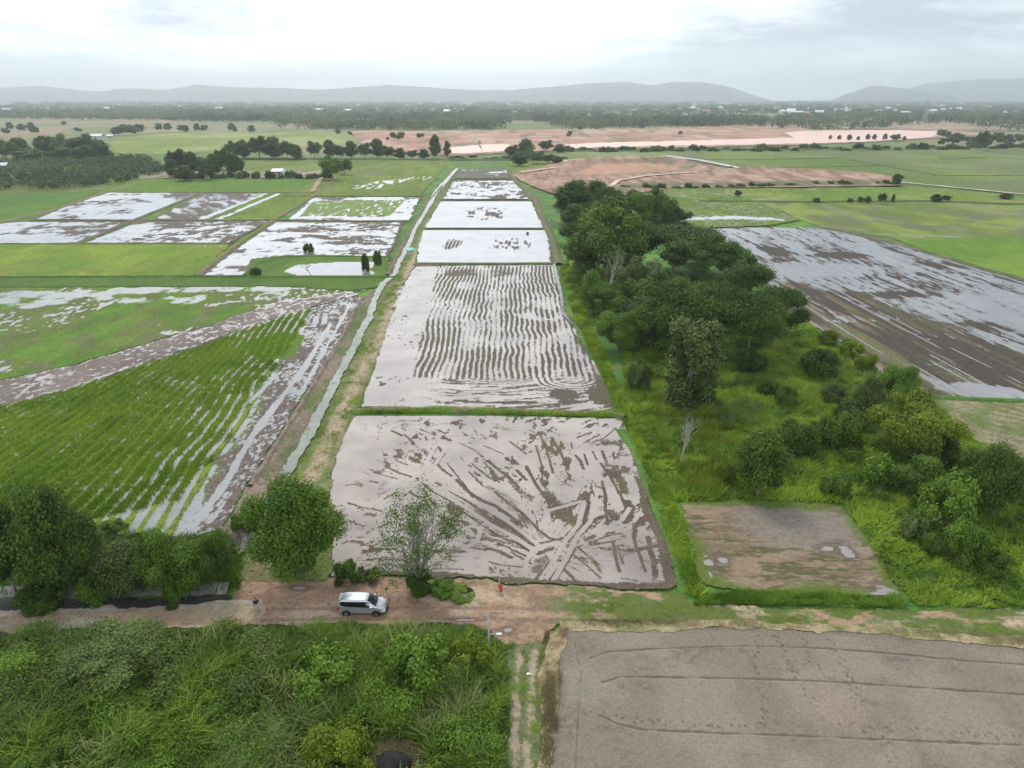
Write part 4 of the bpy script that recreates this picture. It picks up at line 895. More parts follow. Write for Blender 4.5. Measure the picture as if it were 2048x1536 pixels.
# ------------------------------------------------------------------ vegetation
LM = {
 'dark':   leaf_mat('leaf_dark', (0.024, 0.060, 0.008), (0.105, 0.215, 0.024), rnd=.15),
 'mid':    leaf_mat('leaf_mid', (0.036, 0.09, 0.010), (0.14, 0.285, 0.028), rnd=.18),
 'bright': leaf_mat('leaf_bright', (0.058, 0.14, 0.014), (0.17, 0.335, 0.034), rnd=.15),
 'yellow': leaf_mat('leaf_yellow', (0.085, 0.16, 0.012), (0.22, 0.34, 0.025), rnd=.12),
 'olive':  leaf_mat('leaf_olive', (0.05, 0.095, 0.020), (0.15, 0.24, 0.05), rnd=.15),
 'grey':   leaf_mat('leaf_grey', (0.075, 0.14, 0.03), (0.20, 0.32, 0.08), rnd=.12),
 'blue':   leaf_mat('leaf_blue', (0.07, 0.16, 0.04), (0.16, 0.30, 0.09), rnd=.15),
 'far':    leaf_mat('leaf_far', (0.028, 0.072, 0.014), (0.105, 0.19, 0.030), rnd=.28),
 'brown':  leaf_mat('leaf_brown', (0.14, 0.105, 0.05), (0.34, 0.27, 0.14), rnd=.15),
}
BARK = plain('bark', (0.16, 0.13, 0.10), .9, var=.35, scale=3)
BARKP = plain('bark_pale', (0.42, 0.38, 0.32), .85, var=.2, scale=3)
BARKG = plain('bark_grey', (0.27, 0.24, 0.21), .9, var=.3, scale=3)

def quads(C, Nn, size, rs, asp=0.55, tri=False):
    n = len(C); r = rs.randn(n, 3); T = np.cross(Nn, r); T /= np.linalg.norm(T, axis=1)[:, None] + 1e-9
    B = np.cross(Nn, T)
    s = np.asarray(size).reshape(-1, 1) * np.ones((n, 1))
    if tri:
        V = np.stack([C + T * s * .6, C - T * s * .4 + B * s * asp, C - T * s * .4 - B * s * asp], 1)
        return V.reshape(-1, 3), np.arange(n * 3).reshape(n, 3)
    V = np.stack([C + T * s * .5, C + B * s * asp * .5, C - T * s * .5, C - B * s * asp * .5], 1)
    return V.reshape(-1, 3), np.arange(n * 4).reshape(n, 4)

def cloud(clumps, n, size, rs, up=0.25, tri=False, asp=.6, fill=0.35, rag=0.55):
    """clumps: array of x y z rx ry rz; leaves spread on and in each clump's shell"""
    cl = np.array(clumps, float); k = len(cl)
    area = (cl[:, 3] * cl[:, 5]) ** 1.0; pr = area / area.sum()
    ci = rs.choice(k, n, p=pr); ct = rs.rand(k)
    d = rs.randn(n, 3); d[:, 2] += up; d /= np.linalg.norm(d, axis=1)[:, None]
    rr = 1 - np.abs(rs.randn(n)) * fill; rr = np.clip(rr, .1, 1.0) + (rs.rand(n) < .22) * rs.rand(n) * rag
    # lumpy radius
    lump = 0.8 + 0.4 * fbm(d[:, 0] * 2.2 + ci * 7.3, d[:, 1] * 2.2 + d[:, 2] * 3 + ci * 3.1, 5, 2)
    C = cl[ci, :3] + d * cl[ci, 3:6] * (rr * lump)[:, None]
    Nn = d * 0.9 + rs.randn(n, 3) * .55; Nn[:, 2] += .35; Nn /= np.linalg.norm(Nn, axis=1)[:, None]
    V, F = quads(C, Nn, size * (.6 + .8 * rs.rand(n)), rs, asp, tri)
    tone = np.clip(ct[ci] * .6 + rs.rand(n) ** 1.5 * .6 - 0.05, 0, 1)
    return V, F, np.repeat(tone, 3 if tri else 4)

def tubes(segs, n=5):
    Vs = []; Fs = []; b = 0
    for p0, p1, r0, r1 in segs:
        p0 = np.array(p0, float); p1 = np.array(p1, float); d = p1 - p0; L_ = np.linalg.norm(d)
        if L_ < 1e-6: continue
        d /= L_; a = np.cross(d, [0.3, 0.9, 0.1]); a /= np.linalg.norm(a); c = np.cross(d, a)
        t = np.arange(n) * 2 * math.pi / n; ring = np.cos(t)[:, None] * a + np.sin(t)[:, None] * c
        Vs += [p0 + ring * r0, p1 + ring * r1]
        i = np.arange(n); j = (i + 1) % n
        Fs.append(np.stack([b + i, b + j, b + n + j, b + n + i], 1)); b += 2 * n
    return np.concatenate(Vs), np.concatenate(Fs)

def limbs(rs, p, d, L_, r, lv, segs, tips, spread=.6, nb=3, gn=0.15, taper=.62, bend=.18):
    d = d / np.linalg.norm(d); q = p; k = 3; r1 = r
    for i in range(k):
        d2 = d + rs.randn(3) * bend; d2[2] += gn * .3; d2 /= np.linalg.norm(d2)
        q2 = q + d2 * L_ / k; r2 = r1 * (.86 if lv else .75); segs.append((q, q2, r1, r2)); q = q2; r1 = r2; d = d2
        if lv > 0 and i > 0 or lv > 1:
            for _ in range(1 if i < 2 else nb):
                e_ = d + rs.randn(3) * spread; e_[2] += gn; limbs(rs, q, e_, L_ * (taper + rs.rand() * .15), r1 * .6, lv - 1, segs, tips, spread, nb, gn, taper, bend)
    tips.append(q)

def mktree(kind, h, w_, n, leaf, mat, seed, bark=None, parts=True, tri=False, limbsn=7):
    """returns (trunk mesh data, crown mesh data) of a tree h tall and w_ wide standing at the origin"""
    rs = np.random.RandomState(seed); R_ = w_ / 2; cl = []; segs = []
    if kind == 'round':
        c = np.array([0, 0, h * .58]); hz_ = h * .42
        for i in range(34):
            d = rs.randn(3); d /= np.linalg.norm(d); k = .30 + .62 * rs.rand()
            s = R_ * (.14 + .26 * rs.rand()); cl.append([*(c + d * [R_ * k, R_ * k, hz_ * k]), s, s, s * .8])
        th = h * .35
    elif kind == 'dome':
        for i in range(46):
            a = rs.rand() * 6.28; q = math.sqrt(rs.rand()) * .92; z = h * (.50 + .40 * math.sqrt(max(0, 1 - q * q))) - rs.rand() * h * .30 * (q ** 2)
            s = R_ * (.15 + .14 * rs.rand()); cl.append([math.cos(a) * q * R_, math.sin(a) * q * R_, z, s * 1.25, s * 1.25, s * .55])
        th = h * .45
    elif kind == 'tall':
        for i in range(34):
            t = rs.rand(); z = h * (.22 + .72 * t); q = (math.sin(math.pi * min(1, t * .85 + .18)) ** .6) * R_ * .72; a = rs.rand() * 6.28; k = math.sqrt(rs.rand())
            s = R_ * (.24 + .2 * rs.rand()); cl.append([math.cos(a) * q * k, math.sin(a) * q * k, z, s, s, s * 1.0])
        th = h * .5
    elif kind == 'column':
        for i in range(40):
            t = rs.rand(); z = h * (.04 + .88 * t); q = R_ * (.75 - .35 * abs(t - .65)) * .7; a = rs.rand() * 6.28
            s = R_ * (.22 + .16 * rs.rand()); cl.append([math.cos(a) * q, math.sin(a) * q, z, s, s, s * 1.5])
        th = h * .8
    elif kind == 'bush':
        for i in range(24):
            a = rs.rand() * 6.28; q = math.sqrt(rs.rand()) * .75; z = h * (.12 + .62 * rs.rand() * math.sqrt(max(0, 1 - q * q)))
            s = R_ * (.13 + .24 * rs.rand()); cl.append([math.cos(a) * q * R_ * 1.1, math.sin(a) * q * R_, z, s, s, min(s, h * .33)])
        th = h * .3
    cl = np.array(cl)
    # keep the true size
    V, F, tone = cloud(cl, n, leaf, rs, tri=tri)
    top = np.percentile(V[:, 2], 99.5); V[:, 2] *= h / top
    wid = np.percentile(np.hypot(V[:, 0], V[:, 1]), 98); V[:, :2] *= R_ / wid
    V[:, 2] = np.maximum(V[:, 2], 0.02)
    name = 'crown'
    crown = (V, F, tone)
    r0 = max(.05, h * .022)
    p = np.zeros(3); prev = p
    for i in range(3):
        q = np.array([rs.randn() * .02 * h, rs.randn() * .02 * h, th * (i + 1) / 3]); segs.append((prev, q, r0 * (1.25 - i * .22), r0 * (1.25 - (i + 1) * .22))); prev = q
    for i in range(limbsn):
        c = cl[rs.randint(len(cl))]; mid = (prev + c[:3]) / 2 + rs.randn(3) * h * .03
        segs.append((prev, mid, r0 * .5, r0 * .3)); segs.append((mid, c[:3], r0 * .3, r0 * .12))
    TV, TF = tubes(segs)
    return (TV, TF), crown

PROTO = {}
def proto(key, *a, bark='g', mat='mid', **k):
    """mesh data objects of a tree kind, made once"""
    if key not in PROTO:
        (TV, TF), (V, F, tone) = mktree(*a, mat=None, **k)
        t = mesh_np('trunk', TV, TF, {'g': BARKG, 'b': BARK, 'p': BARKP}[bark], smooth=True)
        c = mesh_np('crown', V, F, LM[mat], attrs={'tone': ('FLOAT', tone)})
        PROTO[key] = (t.data, c.data, a[1], a[2]); bpy.data.objects.remove(t); bpy.data.objects.remove(c)
    return PROTO[key]

rng = random.Random(11)
def plant(key, u, vb, vt, wpx, label, cat='tree', name='tree', group=None, mat=None, rz=None, parts=True, xy=None, h=None, w_=None, tname='trunk', cname='crown'):
    """a tree or shrub whose foot is at ground pixel u,vb, top in row vt, wpx wide"""
    tm, cm, ph, pw = PROTO[key]
    if xy is None:
        x, y = P(u, vb); hh = max(.3, zat(y + wpx * mpp(y) * .15, vt)); ww = wpx * mpp(y)
    else: (x, y), hh, ww = xy, h, w_
    sc = (ww / pw, ww / pw, hh / ph)
    rz = rng.random() * 6.28 if rz is None else rz
    if parts:
        e_ = empty(name, (x, y, 0), rz, sc)
        if cname == 'crown':
            a = bpy.data.objects.new(tname, tm); COL.objects.link(a); a.parent = e_
        else:
            a = bpy.data.objects.new('stem', tm); COL.objects.link(a); a.parent = e_
        b = bpy.data.objects.new(cname, cm); COL.objects.link(b); b.parent = e_
    else:
        e_ = bpy.data.objects.new(name, cm); COL.objects.link(e_); e_.location = (x, y, 0); e_.rotation_euler = (0, 0, rz); e_.scale = sc
    tag(e_, label, cat, group)
    if mat:
        b = b if parts else e_
        b.material_slots[0].link = 'OBJECT'; b.material_slots[0].material = LM[mat]
    return e_

# name, kind, height, width, leaves, leaf size
proto('near_round', 'round', 8.5, 9, 52000, .24, seed=1, mat='bright', bark='b', limbsn=14)
proto('big_round', 'round', 14, 13, 26000, .50, seed=2, mat='mid')
proto('big_round2', 'round', 14, 13, 26000, .50, seed=12, mat='dark')
proto('rain', 'dome', 12, 20, 42000, .44, seed=3, mat='dark', limbsn=16)
proto('rain2', 'dome', 12, 20, 36000, .46, seed=13, mat='dark', limbsn=16)
proto('tall', 'tall', 14, 8, 18000, .42, seed=4, mat='mid')
proto('tall2', 'tall', 14, 8, 18000, .42, seed=14, mat='dark')
proto('column', 'column', 10, 5, 26000, .26, seed=5, mat='olive')
proto('bush', 'bush', 3, 4, 11000, .17, seed=6, mat='mid')
proto('bush2', 'bush', 3, 4, 11000, .19, seed=16, mat='bright')
proto('bush3', 'bush', 3, 4, 9000, .26, seed=26, mat='mid')
proto('bush4', 'bush', 4, 6, 26000, .2, seed=36, mat='bright')
proto('thicket', 'tall', 6, 5, 26000, .19, seed=7, mat='dark', limbsn=12)
proto('thicket2', 'round', 6, 6, 26000, .20, seed=17, mat='dark', limbsn=12)
proto('far1', 'round', 10, 9, 700, 1.5, seed=8, mat='far', limbsn=2)
proto('far2', 'tall', 10, 7, 700, 1.4, seed=9, mat='far', limbsn=2)
proto('far3', 'bush', 5, 8, 420, 1.3, seed=10, mat='far', limbsn=1)
proto('mid1', 'round', 10, 9, 3500, .75, seed=18, mat='far', limbsn=4)
proto('mid2', 'tall', 10, 7, 3500, .7, seed=19, mat='far', limbsn=4)

# ---- the grove on the right of the plot
GR = [
 ('tall2', 1150, 446, 360, 92, 'dark tree at the far left corner of the grove, closest to the earth pit', None),
 ('tall', 1190, 442, 362, 70, 'slim dark tree just right of the grove tree nearest the earth pit', 'mid'),
 ('big_round', 1225, 470, 374, 95, 'dark green tree in the back row of the grove, next to the two slim ones', 'dark'),
 ('tall', 1262, 468, 380, 62, 'bright leafy tree top catching light at the back of the grove', 'mid'),
 ('big_round2', 1308, 474, 378, 88, 'round tree at the back right of the grove, before the muddy green field', 'mid'),
 ('big_round2', 1348, 474, 412, 62, 'small round dark tree on the back right edge of the grove', None),
 ('tall2', 1152, 492, 408, 70, 'dark tree leaning over a small pool on the left edge of the grove', None),
 ('big_round', 1210, 560, 398, 145, 'tallest broad mid green tree in the middle of the grove', None),
 ('tall', 1170, 560, 455, 84, 'tall mid green tree on the left edge of the grove, beside the plot', 'dark'),
 ('big_round2', 1268, 540, 430, 112, 'dense tree right behind the first bare pale tree', None),
 ('rain2', 1345, 548, 450, 200, 'wide flat topped dark tree across the rear of the grove', None),
 ('rain', 1398, 556, 478, 150, 'flat topped dark tree behind the biggest umbrella shaped one', None),
 ('big_round', 1452, 560, 480, 90, 'rounded tree at the right rear, against the dark flooded field', 'mid'),
 ('big_round2', 1490, 600, 512, 95, 'dark rounded tree standing at the edge of the flooded field', None),
 ('tall2', 1262, 612, 512, 62, 'thin grey green tree between the two bare pale trees', 'olive'),
 ('big_round2', 1305, 660, 545, 120, 'dark shaded tree in the hollow of the grove, below the second bare tree', None),
 ('tall', 1182, 628, 540, 52, 'narrow bright green tree on the left edge beside the yellow green bank', 'bright'),
 ('big_round', 1225, 640, 575, 80, 'low leafy tree in front of the first bare tree', 'mid'),
 ('rain', 1420, 718, 562, 208, 'biggest umbrella shaped dark tree in the grove', None),
 ('rain2', 1545, 700, 572, 130, 'umbrella tree hanging over the corner of the dark flooded field', None),
 ('rain2', 1492, 728, 590, 150, 'low spreading dark tree in front of the biggest umbrella tree', None),
 ('big_round2', 1295, 700, 600, 95, 'dark round tree between the bright round one and the vine covered one', None),
 ('near_round', 1236, 700, 618, 92, 'bright green round tree on its own at the left foot of the grove', None),
 ('tall', 1296, 628, 585, 34, 'small yellow green sapling rising in front of the dark hollow', 'yellow'),
 ('column', 1378, 816, 640, 104, 'tall vine covered tree standing in front of the grove', None),
 ('tall2', 1340, 720, 628, 62, 'dark narrow tree just left of the vine covered one', None),
]
for key, u, vb, vt, wp, lab, mt in GR:
    plant(key, u, vb, vt, wp, lab, group='trees of the grove', mat=mt)
# right scrub
RS = [
 ('bush', 1636, 748, 698, 76, 'dark dome shaped shrub alone on the grass by the flooded field', 'dark', 'shrub'),
 ('near_round', 1790, 812, 726, 76, 'bright leafy tree at the near edge of the dark flooded field', 'bright', 'tree'),
 ('thicket2', 1732, 835, 745, 64, 'grey green tree beside the bright leafy one at the flooded field', 'olive', 'tree'),
 ('near_round', 1812, 918, 790, 165, 'largest bushy yellow green tree in the scrub', 'yellow', 'tree'),
 ('bush2', 1672, 900, 818, 84, 'rounded bush left of the largest yellow green tree', 'mid', 'shrub'),
 ('thicket2', 1640, 890, 828, 50, 'narrow dark bush between two rounded ones', 'mid', 'shrub'),
 ('bush', 1592, 908, 842, 84, 'low rounded bush right of the dark leafy tree', 'mid', 'shrub'),
 ('thicket', 1515, 992, 856, 102, 'dark leafy tree standing behind the brown stubble plot', 'mid', 'tree'),
 ('bush2', 1665, 992, 940, 62, 'small bright shrub behind the corner of the brown stubble plot', 'bright', 'shrub'),
 ('near_round', 1975, 1035, 885, 140, 'big dark tree at the right edge of the photo', 'dark', 'tree'),
 ('thicket2', 2035, 1000, 920, 80, 'dark tree half cut by the right edge of the photo', 'dark', 'tree'),
 ('bush3', 1760, 968, 912, 78, 'broad leafed bush at the left of the dark scrub belt', 'bright', 'shrub'),
 ('thicket2', 1835, 1002, 908, 108, 'dark dense shrub behind the feathery light green one', 'mid', 'shrub'),
 ('bush2', 1882, 1058, 952, 112, 'feathery light green shrub in front of the big dark tree', 'bright', 'shrub'),
 ('bush3', 1822, 1076, 1026, 50, 'pale tufted clump of tall grass beside the feathery shrub', 'grey', 'shrub'),
 ('bush2', 1925, 1122, 1036, 88, 'round green shrub nearest the track on the right', 'bright', 'shrub'),
 ('bush', 1868, 1108, 1068, 50, 'small bush left of the round shrub nearest the track', 'mid', 'shrub'),
 ('bush', 1570, 808, 772, 44, 'small bush in the middle of the open grass slope', 'mid', 'shrub'),
 ('bush', 1535, 790, 758, 46, 'small dark bush up the slope, near the umbrella trees', 'dark', 'shrub'),
 ('bush3', 1275, 778, 720, 48, 'pale leaved bush at the left foot of the slope', 'olive', 'shrub'),
 ('bush2', 1700, 712, 680, 50, 'yellow green mound along the edge of the flooded field, upper one', 'yellow', 'shrub'),
 ('bush2', 1730, 740, 704, 46, 'yellow green mound along the edge of the flooded field, lower one', 'yellow', 'shrub'),
 ('bush', 1655, 690, 660, 40, 'yellowish bush where the grove meets the flooded field', 'yellow', 'shrub'),
 ('bush', 1930, 960, 905, 60, 'mid green bush by the striped stubble field', 'mid', 'shrub'),
 ('bush', 1880, 930, 870, 60, 'olive bush behind the dark scrub, below the striped stubble field', 'olive', 'shrub'),
 ('bush', 1700, 850, 800, 70, 'low dark bush before the grey green tree', 'dark', 'shrub'),
 ('bush', 1980, 1140, 1095, 70, 'low bush on the grass at the far right', 'mid', 'shrub'),
 ('bush', 1450, 960, 920, 50, 'yellow green low bush left of the dark leafy tree', 'yellow', 'shrub'),
 ('bush', 1665, 800, 768, 50, 'olive green bush on the slope above the rounded bushes', 'olive', 'shrub'),
 ('bush', 1500, 745, 700, 60, 'dark undergrowth at the foot of the low spreading tree', 'dark', 'shrub'),
 ('bush', 1400, 800, 745, 60, 'dark bush at the foot of the vine covered tree', 'dark', 'shrub'),
]
for key, u, vb, vt, wp, lab, mt, cat in RS:
    plant(key, u, vb, vt, wp, lab, cat=cat, name='tree' if cat == 'tree' else 'shrub', group=None, mat=mt, cname='crown' if cat == 'tree' else 'foliage')
# ---- left thicket by the road, near trees
LT = [
 ('thicket2', 35, 1195, 985, 130, 'dark tree in the bottom left thicket, cut by the left edge', 'dark', 'tree'),
 ('thicket2', 110, 1196, 962, 165, 'tallest dark tree of the roadside thicket', 'dark', 'tree'),
 ('thicket', 170, 1185, 1010, 90, 'dark green tree right of the tallest one in the thicket', 'dark', 'tree'),
 ('thicket', 208, 1172, 1048, 62, 'pale grey green slender tree in the thicket', 'grey', 'tree'),
 ('thicket', 262, 1188, 1078, 100, 'rounded shrub beside the pale slender tree', 'olive', 'shrub'),
 ('thicket2', 325, 1186, 1056, 115, 'rounded shrub in the middle of the thicket above the ditch wall', 'mid', 'shrub'),
 ('thicket', 392, 1186, 1080, 88, 'rounded shrub above the cracked ditch wall', 'mid', 'shrub'),
 ('thicket2', 446, 1182, 1060, 78, 'dark shrub at the right end of the thicket, next to the channel', 'dark', 'shrub'),
 ('bush', 190, 1205, 1150, 60, 'small light bush hanging over the ditch', 'mid', 'shrub'),
 ('bush', 90, 1210, 1160, 90, 'low dark bush over the ditch at the left', 'dark', 'shrub'),
 ('bush2', 352, 1200, 1150, 44, 'light green bush low in the thicket', 'bright', 'shrub'),
 ('bush', 345, 1218, 1205, 24, 'tuft of weeds growing out of the ditch wall by the road', 'mid', 'shrub'),
 ('bush2', 232, 1062, 1038, 48, 'small bright bush on the muddy corner of the striped green field', 'bright', 'shrub'),
 ('bush2', 492, 1065, 1012, 58, 'bright bush on the bank left of the round tree', 'bright', 'shrub'),
 ('near_round', 605, 1158, 948, 190, 'dense round dark green tree beside the lowest flooded paddy', 'mid', 'tree'),
 ('bush2', 700, 1160, 1120, 60, 'low bush between the round tree and the half bare tree', 'mid', 'shrub'),
 ('bush2', 742, 1162, 1138, 40, 'small olive bush left of the half bare tree', 'olive', 'shrub'),
 ('bush', 838, 1184, 1135, 52, 'dark leafy base growing round the half bare tree', 'dark', 'shrub'),
 ('bush2', 880, 1182, 1160, 56, 'low grassy bush right of the half bare tree', 'bright', 'shrub'),
 ('bush2', 915, 1192, 1176, 70, 'flat patch of weeds on the dirt verge', 'bright', 'shrub'),
]
for key, u, vb, vt, wp, lab, mt, cat in LT:
    plant(key, u, vb, vt, wp, lab, cat=cat, name='tree' if cat == 'tree' else 'shrub', mat=mt, cname='crown' if cat == 'tree' else 'foliage')

# ---- half bare tree and the bare pale trees
def bare(u, vb, vt, wpx, label, mat=BARKP, leaves=0, leafmat='olive', seed=1, lv=3, name='bare_tree', spread=.42, nb=3, lsize=.2, r0=.02, stems=1, side=None):
    x, y = P(u, vb); h = zat(y, vt); w_ = wpx * mpp(y); rs = np.random.RandomState(seed)
    segs = []; tips = []
    d = np.array([rs.randn() * .05, rs.randn() * .05, 1.0])
    if stems == 1: limbs(rs, np.zeros(3), d, h * .5, h * r0, lv, segs, tips, spread=spread, nb=nb, gn=.35, taper=.55)
    else:
        segs.append((np.zeros(3), np.array([0, 0, h * .13]), h * .035, h * .028))
        for i in range(stems):
            a = 6.28 * i / stems + rs.randn() * .2; t = rs.uniform(.15, 1.25)
            limbs(rs, np.array([0, 0, h * .13]), np.array([math.cos(a) * t, math.sin(a) * t, 1.0]), h * rs.uniform(.36, .46), h * r0, lv, segs, tips, spread=spread, nb=nb, gn=.12, taper=.58, bend=.13)
    V, F = tubes(segs, 4)
    zs = V[:, 2].max(); ws = np.percentile(np.hypot(V[:, 0], V[:, 1]), 98)
    V[:, 2] *= h / zs; V[:, :2] *= (w_ / 2) / ws; tips = np.array(tips) * [w_ / 2 / ws, w_ / 2 / ws, h / zs]
    e_ = empty(name, (x, y, 0)); mesh_np('trunk', V, F, mat, parent=e_, smooth=True)
    if leaves:
        if side: tips = tips[(fbm(tips[:, 0] / 1.4, tips[:, 1] / 1.4 + tips[:, 2] / 1.6, 3, 2) > .52) | (tips[:, 2] > h * .86) | ((tips[:, 0] > w_ * .28) & (tips[:, 2] > h * .45))]
        t = tips[rs.randint(len(tips), size=leaves)]
        keep = t[:, 2] > h * .2; t = t[keep]; n = len(t)
        C = t + rs.randn(n, 3) * h * .03; Nn = rs.randn(n, 3); Nn[:, 2] += 1; Nn /= np.linalg.norm(Nn, axis=1)[:, None]
        LV, LF = quads(C, Nn, lsize * (.6 + .8 * rs.rand(n)), rs, .6)
        mesh_np('crown', LV, LF, LM[leafmat], parent=e_, attrs={'tone': ('FLOAT', np.repeat(rs.rand(n), 4))})
    tag(e_, label, 'tree'); return e_
bare(1214, 595, 488, 62, 'bare pale tree with a leaning trunk at the left of the grove', leaves=500, leafmat='grey', seed=3, lsize=.3, r0=.02)
bare(1308, 612, 522, 62, 'bare pale tree with a thick upright trunk in the middle of the grove', leaves=900, leafmat='grey', seed=4, lsize=.3, r0=.028)
bare(1352, 700, 612, 60, 'thin pale branches rising behind the vine covered tree', leaves=500, leafmat='grey', seed=5, lsize=.22)
bare(1362, 925, 820, 62, 'leafless white tree standing alone on the grass beside the plot', leaves=0, seed=6, r0=.022)
bare(1752, 760, 690, 46, 'thin leafless tree at the edge of the dark flooded field', leaves=0, mat=BARKP, seed=7, r0=.012)
bare(1735, 800, 735, 36, 'spindly pale stems left of the bright leafy tree', leaves=0, mat=BARKP, seed=8, r0=.01)
x, y = P(840, 1180)
e_ = bare(838, 1182, 990, 185, 'half bare grey tree with many thin branches beside the dirt road', mat=BARKG, leaves=7500, leafmat='mid', seed=21, lv=2, nb=3, spread=.5, lsize=.19, r0=.011, name='half_bare_tree', stems=17, side=1)
bare(623, 552, 528, 34, 'small bare bush standing in the pond', mat=BARK, seed=9, lv=2, r0=.02, leaves=120, leafmat='brown', name='bare_bush')
for u, vb, vt, w_, lab in ((732, 545, 508, 16, 'small dark bush left of a pair at the end of the pond'), (755, 530, 502, 18, 'small dark bush right of a pair at the end of the pond'),
                          (617, 505, 487, 22, 'low green bush in the flooded paddy above the pond'), (512, 552, 535, 22, 'dark bush at the left tip of the pond bank')):
    plant('bush', u, vb, vt, w_, lab, cat='shrub', name='shrub', mat='dark', cname='foliage')
plant('bush2', 1055, 470, 464, 0.1 + 6, 'tiny weed tuft on the bund right of the upper paddies', cat='shrub', name='shrub', cname='foliage')

# ---- foreground scrub bushes
FG = [
 ('near_round', 235, 1350, 1260, 190, 'large pale green bush mound below the road', 'grey'),
 ('thicket2', 50, 1380, 1292, 170, 'bushy green mound at the left edge below the road', 'mid'),
 ('bush2', 370, 1335, 1272, 130, 'olive bush right of the large pale mound', 'olive'),
 ('bush2', 462, 1274, 1246, 40, 'small bright bush on the road verge below the person', 'bright'),
 ('bush', 705, 1278, 1246, 60, 'small bush on the verge just below the car', 'mid'),
 ('bush2', 640, 1380, 1295, 150, 'bright yellowish bush in the middle of the foreground scrub', 'bright'),
 ('bush2', 850, 1372, 1275, 150, 'tall green bush in front of the pole', 'bright'),
 ('bush4', 668, 1548, 1440, 158, 'round yellow green bush at the bottom edge', 'yellow'),
 ('bush2', 158, 1540, 1466, 84, 'bright bush near the bottom left corner, right of a pair', 'bright'),
 ('bush2', 85, 1560, 1500, 84, 'bright bush near the bottom left corner, left of a pair', 'bright'),
 ('bush', 372, 1560, 1512, 70, 'low bright bush cut by the bottom edge', 'mid'),
 ('bush', 150, 1420, 1350, 120, 'dark bush under the large pale mound', 'dark'),
 ('bush', 560, 1340, 1290, 110, 'mid green bush above the bright yellowish one', 'mid'),
 ('bush3', 940, 1350, 1275, 90, 'leafy bush beside the foot of the pole', 'yellow'),
 ('bush', 480, 1430, 1370, 120, 'mid green bush left of centre in the scrub', 'mid'),
]
for key, u, vb, vt, wp, lab, mt in FG:
    plant(key, u, vb, vt, wp, lab, cat='shrub', name='shrub', mat=mt, cname='foliage')

# ---- tall grass and ground cover (real blades)
def blades(poly, n, hmin, hmax, wd, mats, seed, name, label, cat='grass', lean=.5, dens=None, tones=(0, 1), z0=0.05, clump=0.0, tri=False, hfield=None):
    rs = np.random.RandomState(seed); p = PP(poly) if poly[0][1] > 150 else poly
    xs = [a[0] for a in p]; ys = [a[1] for a in p]
    X = rs.uniform(min(xs), max(xs), n * 2); Y = rs.uniform(min(ys), max(ys), n * 2); k = inside(X, Y, p)
    if dens is not None: k &= rs.rand(len(X)) < dens(X, Y)
    X = X[k][:n]; Y = Y[k][:n]; n = len(X)
    g1 = fbm(X / 3.2, Y / 2.6, seed, 4, .6); g2 = fbm(X / .9, Y / .8, seed + 5, 3)
    hh = (hmin + (hmax - hmin) * ss(.3, .7, g1 * .65 + g2 * .35)) * (.6 + .6 * rs.rand(n))
    a = rs.rand(n) * 6.28; la = np.arctan2(g1 - .5, g2 - .5) + rs.randn(n) * .9; le = lean * (.4 + rs.rand(n))
    D = np.stack([np.cos(la) * le, np.sin(la) * le, np.ones(n)], 1)
    B = np.stack([X, Y, np.full(n, z0)], 1)
    if hfield is not None: B[:, 2] += hfield(X, Y) * rs.rand(n)
    S_ = np.stack([np.cos(a), np.sin(a), np.zeros(n)], 1) * (wd * (.6 + .8 * rs.rand(n)))[:, None] * .5
    M_ = B + D * [1, 1, 1] * (hh * .55)[:, None]
    T = B + (D * [2.0, 2.0, .88]) * hh[:, None]
    tone = np.clip(tones[0] + (tones[1] - tones[0]) * (ss(.3, .7, fbm(X / 4.5, Y / 4, seed + 9, 4)) * .6 + rs.rand(n) * .45), 0, 1)
    if tri:
        V = np.stack([B - S_, B + S_, T], 1).reshape(-1, 3); F = np.arange(n * 3).reshape(n, 3); tn = np.repeat(tone, 3)
    else:
        V = np.stack([B - S_ * .7, B + S_ * .7, M_ + S_, M_ - S_, T + S_ * .1, T - S_ * .1], 1).reshape(-1, 3)
        i = np.arange(n) * 6; F = np.concatenate([np.stack([i, i + 1, i + 2, i + 3], 1), np.stack([i + 3, i + 2, i + 4, i + 5], 1)]); tn = np.repeat(tone, 6)
    o = mesh_np(name, V, F, LM[mats], attrs={'tone': ('FLOAT', tn)})
    tag(o, label, cat, kind='stuff'); return o
SCRUB = [(-350, 1308), (100, 1298), (300, 1292), (520, 1288), (900, 1284), (960, 1296), (985, 1330), (1000, 1390), (995, 1500), (975, 1800), (-500, 1800)]
LM['scrubA'] = leaf_mat('scrub_grass', (0.052, 0.13, 0.014), (0.215, 0.375, 0.045), rnd=0)
LM['scrubB'] = leaf_mat('scrub_pale_grass', (0.10, 0.18, 0.035), (0.30, 0.42, 0.12), rnd=0)
def clear(X, Y):
    k = np.ones(np.shape(X))
    for u, v, r in ((520, 1275, 2.6), (700, 1545, 3.6), (783, 1540, 2.8), (640, 1545, 3.0)):
        x, y = P(u, v); k = k * (np.hypot(X - x, Y - y) > r)
    return k
hf = lambda X, Y: 1.5 * ss(.35, .65, fbm(X / 5, Y / 4, 201, 3))
blades(SCRUB, 150000, .7, 1.9, .085, 'scrubA', 201, 'tall_grass', 'tangled tall green grass filling the ground below the road', lean=.45, hfield=hf, dens=lambda X, Y: clear(X, Y))
blades(SCRUB, 22000, 1.3, 2.5, .07, 'scrubB', 202, 'tall_grass', 'pale seeding grass stalks standing out of the foreground scrub', lean=.35, hfield=hf,
       dens=lambda X, Y: ss(.45, .65, fbm(X / 6, Y / 6, 207, 3)) * clear(X, Y))
